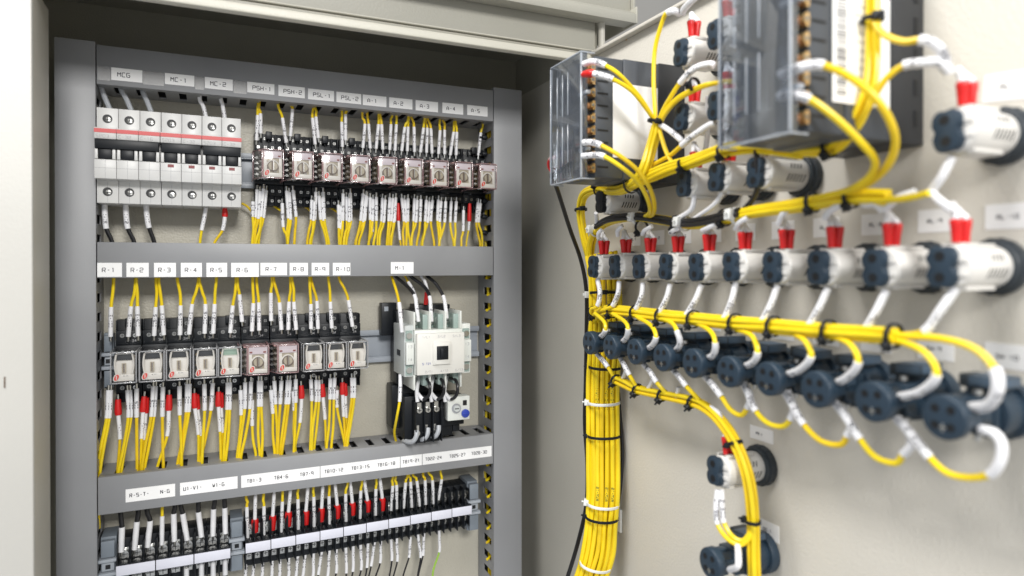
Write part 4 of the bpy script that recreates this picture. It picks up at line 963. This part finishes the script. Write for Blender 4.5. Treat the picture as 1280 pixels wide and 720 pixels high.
def tr_t(y, col, nm, ra=12.6, rb=15.6, **kw):
    xs = [(q[1], q[0], q[2]) for q in trunk]
    for (y0, x0, d0), (y1, x1, d1) in zip(xs, xs[1:]):
        if y0 <= y <= y1:
            f = (y-y0)/(y1-y0); c = D(x0+(x1-x0)*f, y, d0+(d1-d0)*f); ring(c, D(x1, y1, d1)-D(x0, y0, d0), ra, rb, nm, tg, colour=col, **{'head_dir': 1.0, **kw}); return
tr_t(459, 'black', 'black cable tie on the trunk just under the first switch block', head_dir=.95)
tr_t(503, 'tie_white', 'white cable tie on the trunk, upper one with round head at left', head_dir=.95, headsz=3.4)
tr_t(545, 'black', 'black cable tie on the trunk midway between the white ties', head_dir=.95)
tr_t(630, 'tie_white', 'white cable tie on the trunk with adhesive mount, lower one', head_dir=.95, headsz=3.4)
tr_t(647, 'black', 'black cable tie on the trunk just under the lower white tie', head_dir=.95)
tr_t(706, 'tie_white', 'white cable tie on the trunk at the bottom edge of the picture', head_dir=.35, headsz=3.0)
tr_t(366, 'black', 'black cable tie on the trunk behind the first pilot lights', ra=12.4, rb=15.4, head_dir=2.6)
m = MB(); c = D(770, 644, 1.5); m.box(-1.2, 1.4, -9, 3, -14, 8, 'tie_white'); o = m.build('adhesive_mount', None, .6); o.location = c*.001
tag(o, 'white adhesive tie mount stuck on the door behind the trunk', 'tie mount')
ring(D(734, 368, 18), Vector((0, 0, 1)), 3.6, 3.6, 'white cable tie with big round head left of the trunk by the lamps', tg, colour='tie_white', head_dir=.2, headsz=4.0)

# -- riser A: trunk to the far meter
ris = [(748,352,18),(737,320,20),(729,290,22),(726,262,26),(731,243,30),(748,236,36),(772,238,44),(792,229,52),(805,213,56),(814,186,50),(821,158,46)]
bundle(ris, hexo(6, 3.0), 'yellow cable in the looped bundle under the far meter', 'yellow cables in the loop under the far meter', r=1.65, jit=.3)
gt = 'cable ties on the meter wiring'
ring(D(820, 152, 46), D(824, 140, 46)-D(818, 165, 48), 6.4, 5.6, 'black cable tie gathering the wires at the far meter side', gt, head_dir=.4)
ring(D(726, 262, 26), Vector((0, .1, 1)), 5.8, 5.4, 'black cable tie left of the black ended pilot light', gt, head_dir=.3)
ring(D(750, 237, 36), D(772, 238, 44)-D(735, 240, 32), 5.8, 5.6, 'black cable tie under the far meter bottom', gt, head_dir=2.0)
ring(D(789, 231, 51), D(800, 222, 54)-D(775, 238, 45), 6.2, 5.8, 'black cable tie where the meter wires split below the far meter', gt, head_dir=2.4)
gm = 'yellow wires with white sleeves on the far meter'
def dw(l, label, group, **kw): kw.setdefault('side', 'D'); kw.setdefault('r', 1.7); kw.setdefault('sr', 2.4); kw.setdefault('txt', random.choice(['013-2', '021-1', '008-5', '022-10', '017-3']) if kw.get('sl') else None); return wire(dpts(l), label, group, **kw)
dw([(730,80,97),(742,77,95),(757,82,88),(775,94,80),(800,122,62),(816,148,48),(819,160,46)], 'yellow wire with white sleeve on the far meter top terminal', gm, sl=(0, 2))
dw([(729,93,98),(742,92,96),(766,99,86),(790,114,72),(808,136,56),(818,152,47),(818,166,46)], 'yellow wire with white sleeve and red boot on the far meter second terminal', gm, sl=(1, 2), boot=(0, 1), bsr=2.9)
dw([(730,178,97),(740,178,96),(752,182,93),(775,195,84),(797,213,72),(812,235,62),(818,255,50),(816,268,40),(806,272,30)], 'yellow wire with white sleeve on the far meter sixth terminal looping down', gm, sl=(0, 2))
dw([(729,195,97),(742,194,96),(756,196,93),(778,210,84),(798,228,70),(810,250,56),(812,266,42),(802,272,30)], 'yellow wire with white sleeve on the far meter seventh terminal looping down', gm, sl=(0, 2))
# lamp top-left wire and fan
dw([(849,17,40),(843,14,46),(835,16,48),(829,24,48),(819,60,48),(817,100,48),(819,140,47),(820,158,46)], 'yellow wire rising to the top left pilot light', gm, sl=(0, 2), sr=2.6)
dw([(882,-14,40),(868,-2,44),(856,10,42),(853,17,40)], 'white sleeved wire passing the top left pilot light at the picture top', 'white sleeved lamp wires', colour='sleeve', r=2.4)
def boots(y, z, label, big=1.0):                       # pair of red boots with white sleeves on a lamp's upper terminal
    for q, o_ in enumerate((-1.95, 1.95)):
        base = Vector((DOOR-31+o_, y-o_*.3, z+11.3)); up = Vector((o_*.02, 0, 1))
        pts = [base, base+up*6, base+up*12, base+up*15+Vector((1.6, 1.5, 0)), base+up*20+Vector((5, 5, 0))]
        pts[2] += Vector((o_*.2, 0, 0))
        if q: pts[3:] = [base+up*14.5+Vector((-.8, 1.5, 0)), base+up*17.5+Vector((-1, 4.2, 0))]
        wire(pts, label+(', left' if q == 0 else ', right')+' of the pair', 'red booted lamp wires', colour='sleeve', r=2.0, boot=(0, 2), bsr=2.45*big, side='D', sl=(2, 4), sr=1.9)
for k in range(10): boots(LY[k], -1.5, 'red booted wire on the %s pilot light from the hinge' % LN[9-k])
for y, z, l in ((401, 158, 'top left pilot light'), (400.5, 109, 'left column middle pilot light'), (398, 60, 'left column bottom pilot light'), (364, 159.5, 'second column top pilot light'), (363.5, 110, 'second column middle pilot light'), (363, 60, 'second column bottom pilot light'), (326, 59, 'third column bottom pilot light'), (203, 63.5, 'lone right pilot light'), (363.4, -143, 'lone low pilot light'), (513, 56.5, 'black ended pilot light')):
    boots(y, z, 'red booted wire on the '+l)
gl = 'white sleeved wires from the lamps'
fan = [([(838,117,44),(850,100,44),(868,85,44),(889,80,42),(894,87,40)], 'white sleeved wire arching above the left column middle pilot light'),
       ([(838,193,44),(852,183,44),(868,172,44),(886,160,42),(893,155,40)], 'white sleeved wire sloping above the left column bottom pilot light'),]
dw([(893,82,40),(886,80,42),(868,86,46),(850,104,48),(838,122,48),(829,138,47),(822,155,46)], 'yellow wire with long white sleeve above the left column middle pilot light', gl, sl=(0, 3), sr=2.4)
dw([(893,154,40),(884,158,42),(868,169,46),(852,182,48),(838,194,48),(822,203,48),(804,214,54),(794,226,54)], 'yellow wire with long white sleeve above the left column bottom pilot light', gl, sl=(0, 3), sr=2.4)
dw([(893,104,44),(882,106,46),(866,112,47),(848,122,47),(834,136,47),(824,152,46)], 'yellow wire from the trunk tie towards the near meter, upper strand', gl, sl=None)
dw([(960,98,40),(930,101,42),(900,103,44),(880,108,46),(862,116,47),(846,126,47),(832,142,47),(822,160,46)], 'yellow wire from the trunk tie towards the near meter, lower strand', gl)
ring(D(868, 106, 46), D(880, 104, 46)-D(860, 112, 47), 4.4, 4.2, 'black cable tie on the strands between the meters', gt, head_dir=1.4)
dw([(818,150,46),(826,156,46),(838,164,46),(850,174,46),(853,178,44)], 'white sleeved wire crossing below the far meter tie', gl, sl=(1, 4), sr=2.2)
dw([(823,158,46),(827,172,47),(833,190,48),(841,204,48),(850,206,46)], 'yellow wire dropping from the far meter tie to the lamp bundle', gl)
# -- bundle C along the lamp columns under the meters
bC = [(794,228,54),(815,219,52),(838,210,50),(860,204,48),(885,195,46),(905,189,44),(935,184,44),(965,186,44),(1000,190,44),(1030,189,46),(1048,180,48),(1068,155,52),(1082,125,52),(1090,90,50),(1091,40,48),(1090,-20,46)]
bundle(bC[:9]+bC[9:], hexo(4, 2.2), 'yellow cable in the bundle running under the near meter and up its side', 'yellow cables under the near meter', r=1.7, jit=.25, twist=.2)
bundle(bC[:9], [(2.6, -2), (-3, 2)], 'short yellow cable in the bundle running under the near meter', 'short yellow cables under the near meter', r=1.7, jit=.3)
for q, (x, y, l) in enumerate(((855, 206, 'left of the bottom left pilot light'), (904, 190, 'between the bottom pilot lights'), (1036, 186, 'below the near meter'), (1091, 24, 'high beside the near meter'))):
    t_ = Vector((0, -1, .2)) if q < 3 else Vector((0, 0, 1)); ring(D(x, y, 47 if q else 48), t_, 4.7, 4.7, 'black cable tie on the meter bundle '+l, gt, head_dir=.8 if q < 3 else .5)
gn = 'yellow wires with white sleeves on the near meter'
dw([(975,94,96),(990,88,95),(1012,82,92),(1030,82,88),(1060,95,82),(1092,120,76),(1113,152,68),(1119,182,60),(1106,212,52),(1075,235,44),(1035,246,40),(1000,256,38)], 'yellow wire arching from the near meter upper terminal, outer loop', gn, sl=(0, 3), sr=2.6, r=1.9)
dw([(974,121,96),(990,119,95),(1012,124,90),(1045,148,80),(1078,180,68),(1094,202,58),(1086,222,50),(1060,238,44),(1020,248,40)], 'yellow wire arching from the near meter lower terminal, inner loop', gn, sl=(0, 2), sr=2.6, r=1.9)
dw([(1185,92,38),(1180,70,42),(1168,55,46),(1150,50,48),(1130,52,50),(1110,46,51),(1098,36,50),(1092,24,49)], 'yellow wire with white sleeve running to the lone right pilot light, upper', gn, sl=(0, 3), sr=2.5)
dw([(1184,88,40),(1172,78,44),(1150,79,48),(1130,82,50),(1112,94,52),(1098,112,53),(1082,140,53),(1060,170,50),(1045,184,48)], 'yellow wire with white sleeve running to the lone right pilot light, lower', gn, sl=(0, 3), sr=2.5)
# -- bundle B between the lamp rows
bB = [(739,345,18),(738,318,20),(741,298,22),(750,284,25),(768,275,28),(800,272,30),(830,276,31),(860,280,32),(890,277,33),(930,267,34),(965,261,35),(1000,257,36),(1040,249,37),(1075,246,38),(1110,247,38),(1140,244,38),(1165,238,38)]
bundle(bB[:15], hexo(5, 2.7), 'yellow cable in the bundle above the long pilot light row', 'yellow cables above the long pilot light row', r=1.7, jit=.3, twist=.15)
bundle(bB, [(1.6, 2.8)], 'yellow cable reaching the right end of the bundle above the pilot lights', 'long yellow cables above the pilot lights', r=1.7, jit=.2)
bundle(bB[3:10], [(-2.4, 4.2), (.6, 5)], 'black cable in the bundle above the long pilot light row', 'black cables above the long pilot light row', r=1.9, jit=.2, colour='black_wire')
wire(dpts([(930,262,34),(942,248,36),(948,230,40),(947,205,42),(945,188,42)]), 'black cable rising between the third column pilot lights', 'black cables above the long pilot light row', colour='black_wire', r=1.9, side='D', cat='cable')
gb = 'cable ties on the bundle above the pilot lights'
for x, y, d_, col, l in ((745, 288, 24, 'tie_white', 'first beside the hinge, white'), (798, 273, 30, 'tie_white', 'second, white'), (802, 284, 30, 'black', 'under the second white one, small black'), (856, 279, 32, 'tie_white', 'third, white'), (846, 279, 32, 'black', 'left of the third white one, black'), (922, 270, 34, 'tie_white', 'fourth, white'), (906, 272, 33, 'black', 'left of the fourth white one, black'), (1016, 253, 36, 'black', 'single black below the near meter'), (1064, 247, 38, 'black', 'rightmost, black')):
    ring(D(x, y, d_), Vector((0, -1, .05)), 5.4, 5.6, 'cable tie above the pilot lights, '+l, gb, colour=col, head_dir=1.7 if col == 'tie_white' else .7, headsz=3.6 if col == 'tie_white' else 2.5)
gw = 'white sleeved wires between lamp tops and bundle'
for k, (a, b, c_) in enumerate([((1163,240),(1176,252),(1190,262)), ((1190,196),(1178,220),(1163,240)), ((1145,240),(1122,248),(1106,262)), ((1080,255),(1095,255),(1104,264)), ((1060,252),(1040,262),(1031,272)), ((985,262),(978,268),(973,280)), ((935,272),(925,278),(919,286)), ((895,280),(885,285),(878,288)), ((850,285),(842,288),(838,291)), ((815,283),(806,288),(803,293)), ((778,282),(772,288),(772,295)), ((752,287),(748,292),(748,298))]):
    dw([(*a, 37), (*b, 38), (*c_, 36)], '', gw, colour='sleeve', r=2.1 if k < 5 else 1.8)
    list(COL.objects)[-1]['label'] = 'short white sleeved wire between lamp boots and upper bundle, %s from the right' % ORD[k]
for k, (a, b, c_) in enumerate([((868,240,36),(864,262,36),(842,276,34)), ((905,237,36),(893,256,36),(868,274,34)), ((745,266,36),(746,278,30),(743,288,26)), ((885,120,30),(885,160,24),(880,200,20))]):
    dw([a, b, c_], '', 'white sleeved wires under the upper lamps', colour='sleeve', r=2.0)
    list(COL.objects)[-1]['label'] = 'white sleeved wire under the %s' % ['bottom left pilot light', 'second bottom pilot light', 'black ended pilot light', 'left column middle pilot light'][k]
# -- bundle D between pilot lights and switch blocks
bD = [(742,440,20),(741,412,24),(746,396,30),(760,388,36),(790,390,38),(830,395,40),(868,399,41),(919,404,42),(966,408,42),(1035,414,42),(1080,417,42),(1120,420,42)]
bundle(bD, hexo(6, 3.2)+[(0, 0)], 'yellow cable in the long straight bundle above the switch blocks', 'yellow cables above the switch blocks', r=1.75, jit=.35, twist=.1)
gD = 'cable ties on the bundle above the switch blocks'
TD = [(743, 391, 32), (766, 388, 36), (795, 391, 38), (827, 395, 40), (867, 399, 41), (919, 404, 42), (967, 408, 42), (1036, 414, 42), (1117, 420, 42)]
for k, q in enumerate(TD): ring(D(*q), Vector((0, -1, -.05)) if k else Vector((0, -1, .6)), 6.0, 6.0, 'black cable tie above the switch blocks, %s from the hinge' % ORD[k], gD, head_dir=.8, headsz=2.4, tr=.7)
gS = 'yellow wires from bundle to switch blocks'
BR = [[(744,392),(755,402),(757,412),(754,418),(747,424)], [(766,392),(781,402),(785,411),(783,422),(775,430)], [(796,396),(814,407),(820,421),(815,432),(805,438)], [(828,398),(840,404),(846,413),(850,430),(841,442)],
 [(868,402),(888,414),(894,428),(892,443),(880,450)], [(919,411),(940,420),(947,440),(941,453),(926,460)], [(990,416),(1006,426),(1014,445),(1000,462),(978,470)], [(1036,418),(1062,430),(1073,452),(1060,471),(1041,481)],
 [(1119,424),(1155,440),(1171,468),(1150,490),(1118,497)], [(1124,419),(1180,424),(1243,460),(1246,495),(1212,510)]]
for k, l in enumerate(BR):
    d_ = [42, 46, 48, 44, 36]
    pts = [(x, y, d_[i]) for i, (x, y) in enumerate(l)][::-1]
    if k == 9: pts = [(1212,510,36),(1236,506,42),(1247,486,46),(1243,461,46),(1218,436,44),(1175,423,43),(1120,419,42)]; dw(pts, 'yellow wire curving to the switch block nearest the viewer', gS, sl=(0, 3), sr=2.7, r=1.8)
    else: dw(pts, 'yellow wire with white sleeve bending to the %s switch block from the hinge' % ORD[k], gS, sl=(0, 2), sr=2.3, r=1.7)
gU = 'white sleeves rising from the bundle to the pilot lights'
for k, (a, b) in enumerate([((747,350),(747,382)), ((774,352),(766,382)), ((804,354),(795,386)), ((838,355),(824,390)), ((877,356),(858,393)), ((920,353),(905,398)), ((972,357),(952,402)), ((1035,360),(1010,408)), ((1108,363),(1080,414)), ((1195,360),(1155,414))]):
    m_ = (a[0]*.45+b[0]*.55+3, a[1]*.5+b[1]*.5)
    e_ = (b[0]-8, b[1]+4) if k < 9 else (1120, 420)
    dw([(*a, 37), (*m_, 40), (*b, 42), (*e_, 42)], 'white sleeved wire under the %s pilot light from the hinge' % ORD[k], gU, sl=(0, 2), sr=2.2, r=1.6, txt='0%d-1' % (21+k))
# -- daisy chain E below the switch blocks
bE = [(769,474,34),(782,480,34),(797,487,34),(828,494,34),(866,502,34),(888,514,34),(905,532,34),(920,556,33),(931,585,32),(938,615,31),(941,652,30),(942,690,30),(943,735,30)]
bundle(bE, [(-1.9, 1.4), (1.9, 1.4), (-1.9, -2), (1.9, -2)], 'yellow cable in the drooping bundle under the switch blocks', 'yellow cables in the drooping bundle', r=1.75, jit=.3)
gE = 'cable ties on the drooping bundle'
for k, (x, y, t_) in enumerate(((770, 475, (0, -1, -.4)), (797, 487, (0, -1, -.3)), (828, 494, (0, -1, -.2)), (866, 502, (0, -1, -.3)), (919, 554, (0, -.5, -1)), (941, 652, (0, 0, -1)))):
    ring(D(x, y, 34 if k < 4 else 32), Vector(t_), 4.6, 4.6, 'black cable tie on the drooping bundle, %s from its start' % ORD[k], gE, head_dir=.7 if k < 4 else .4, headsz=2.4, tr=.7)
gF = 'yellow jumper loops under the switch blocks'
SL = [[(746,442),(753,450),(760,459),(769,474)], [(774,445),(780,456),(787,469),(797,486)], [(804,455),(812,464),(821,478),(833,492)], [(839,460),(848,470),(858,483),(874,500)]]
for k, l in enumerate(SL): dw([(*l[0], 38), (*l[1], 40), (*l[2], 40), (*l[3], 35)], 'yellow wire with white sleeve from the %s switch block into the drooping bundle' % ORD[k], gF, sl=(0, 2), sr=2.2)
for k, (a, b) in enumerate((((783,459),(777,476)), ((816,474),(808,489)), ((848,484),(845,496)))): dw([(*a, 34), ((a[0]+b[0])/2+1, (a[1]+b[1])/2, 34), (*b, 34)], 'short white sleeve behind the drooping bundle, %s from the hinge' % ORD[k], 'short white sleeves behind the drooping bundle', colour='sleeve', r=1.8)
LP = [[(878,467),(889,479),(902,496),(913,512),(926,519),(934,510),(938,494),(930,479)], [(927,475),(935,492),(945,514),(960,529),(978,533),(988,524),(992,508),(984,488)],
      [(981,490),(992,509),(1005,531),(1026,551),(1050,556),(1059,545),(1063,530),(1048,506)], [(1044,504),(1059,524),(1075,549),(1094,571),(1119,579),(1129,568),(1140,552),(1127,526)],
      [(1121,523),(1140,544),(1162,572),(1184,591),(1211,597),(1237,593),(1250,577),(1252,556),(1243,542),(1226,537)]]
for k, l in enumerate(LP):
    n = len(l); ds = [38, 40, 40, 38, 36, 36, 36, 37] if n == 8 else [38, 40, 40, 38, 37, 37, 38, 38, 38, 37]
    dw([(x, y, ds[i]) for i, (x, y) in enumerate(l)], 'yellow jumper loop with white sleeves from the %s to the %s switch block' % (ORD[k+4], ORD[k+5]), gF, sl=(0, 2), sl2=(n-3, n-1) if n == 8 else (n-5, n-1), sr=2.4, r=1.75)
# -- lone low pilot light
dw([(897,612,40),(895,635,42),(897,655,42),(908,672,40),(924,681,36),(936,674,33),(941,660,31)], 'yellow wire looping from the lone low pilot light, left of two', 'yellow loops under the lone low pilot light', sl=(0, 2), sr=2.0)
dw([(902,612,38),(903,632,40),(905,653,40),(915,670,38),(928,676,35),(938,666,32)], 'yellow wire looping from the lone low pilot light, right of two', 'yellow loops under the lone low pilot light', sl=(0, 2), sr=2.0)
dw([(906,540,31),(903,529,33),(898,517,34),(888,509,34)], 'white sleeved wire above the lone low pilot light', 'white sleeved wire above the low pilot light', colour='sleeve', r=2)
dw([(912,712,42),(922,708,46),(923,695,44),(922,683,38)], 'white sleeved wire entering the bottom switch block', 'white sleeved wire at the bottom switch block', colour='sleeve', r=2.2)

NM.finish()

wall = MB().box(-3000, 3000, 1500, 1510, -1500, 2500, 'wall').build('wall'); wall['kind'] = 'structure'
# ------------------------------------------------------------------ light, world, camera
w = bpy.data.worlds.new('World'); scene.world = w; w.use_nodes = True
bg = w.node_tree.nodes['Background']; bg.inputs[0].default_value = (.93, .96, 1, 1); bg.inputs[1].default_value = .60
def area(name, loc, look, size, power, col=(1, .98, .95), sy=None):
    l = bpy.data.lights.new(name, 'AREA'); l.energy = power; l.color = col; l.size = size
    if sy: l.shape = 'RECTANGLE'; l.size_y = sy
    o = bpy.data.objects.new(name, l); COL.objects.link(o); o.location = loc
    o.rotation_euler = (Vector(look)-Vector(loc)).to_track_quat('-Z', 'Y').to_euler(); return o
area('ceiling_lamp', (.0, -1.4, .92), (.1, .7, -.05), .55, 35, sy=.4)
area('ceiling_lamp', (-.55, .28, 1.12), (.3, .40, -.1), .8, 23, sy=.35)
cam = bpy.data.cameras.new('Camera'); co = bpy.data.objects.new('Camera', cam); COL.objects.link(co)
cam.sensor_width = 36; cam.lens = F/1280*36; cam.clip_start = .01; cam.clip_end = 50
cam.shift_y = (CY-360)/1280
co.rotation_euler = (math.pi/2-PIT, 0, -YAW)
cam.dof.use_dof = True; cam.dof.focus_distance = .67; cam.dof.aperture_fstop = 4.4
scene.camera = co
scene.view_settings.view_transform = 'Standard'; scene.view_settings.look = 'None'; scene.view_settings.exposure = 0
scene.cycles.transparent_max_bounces = 24; scene.cycles.max_bounces = 8
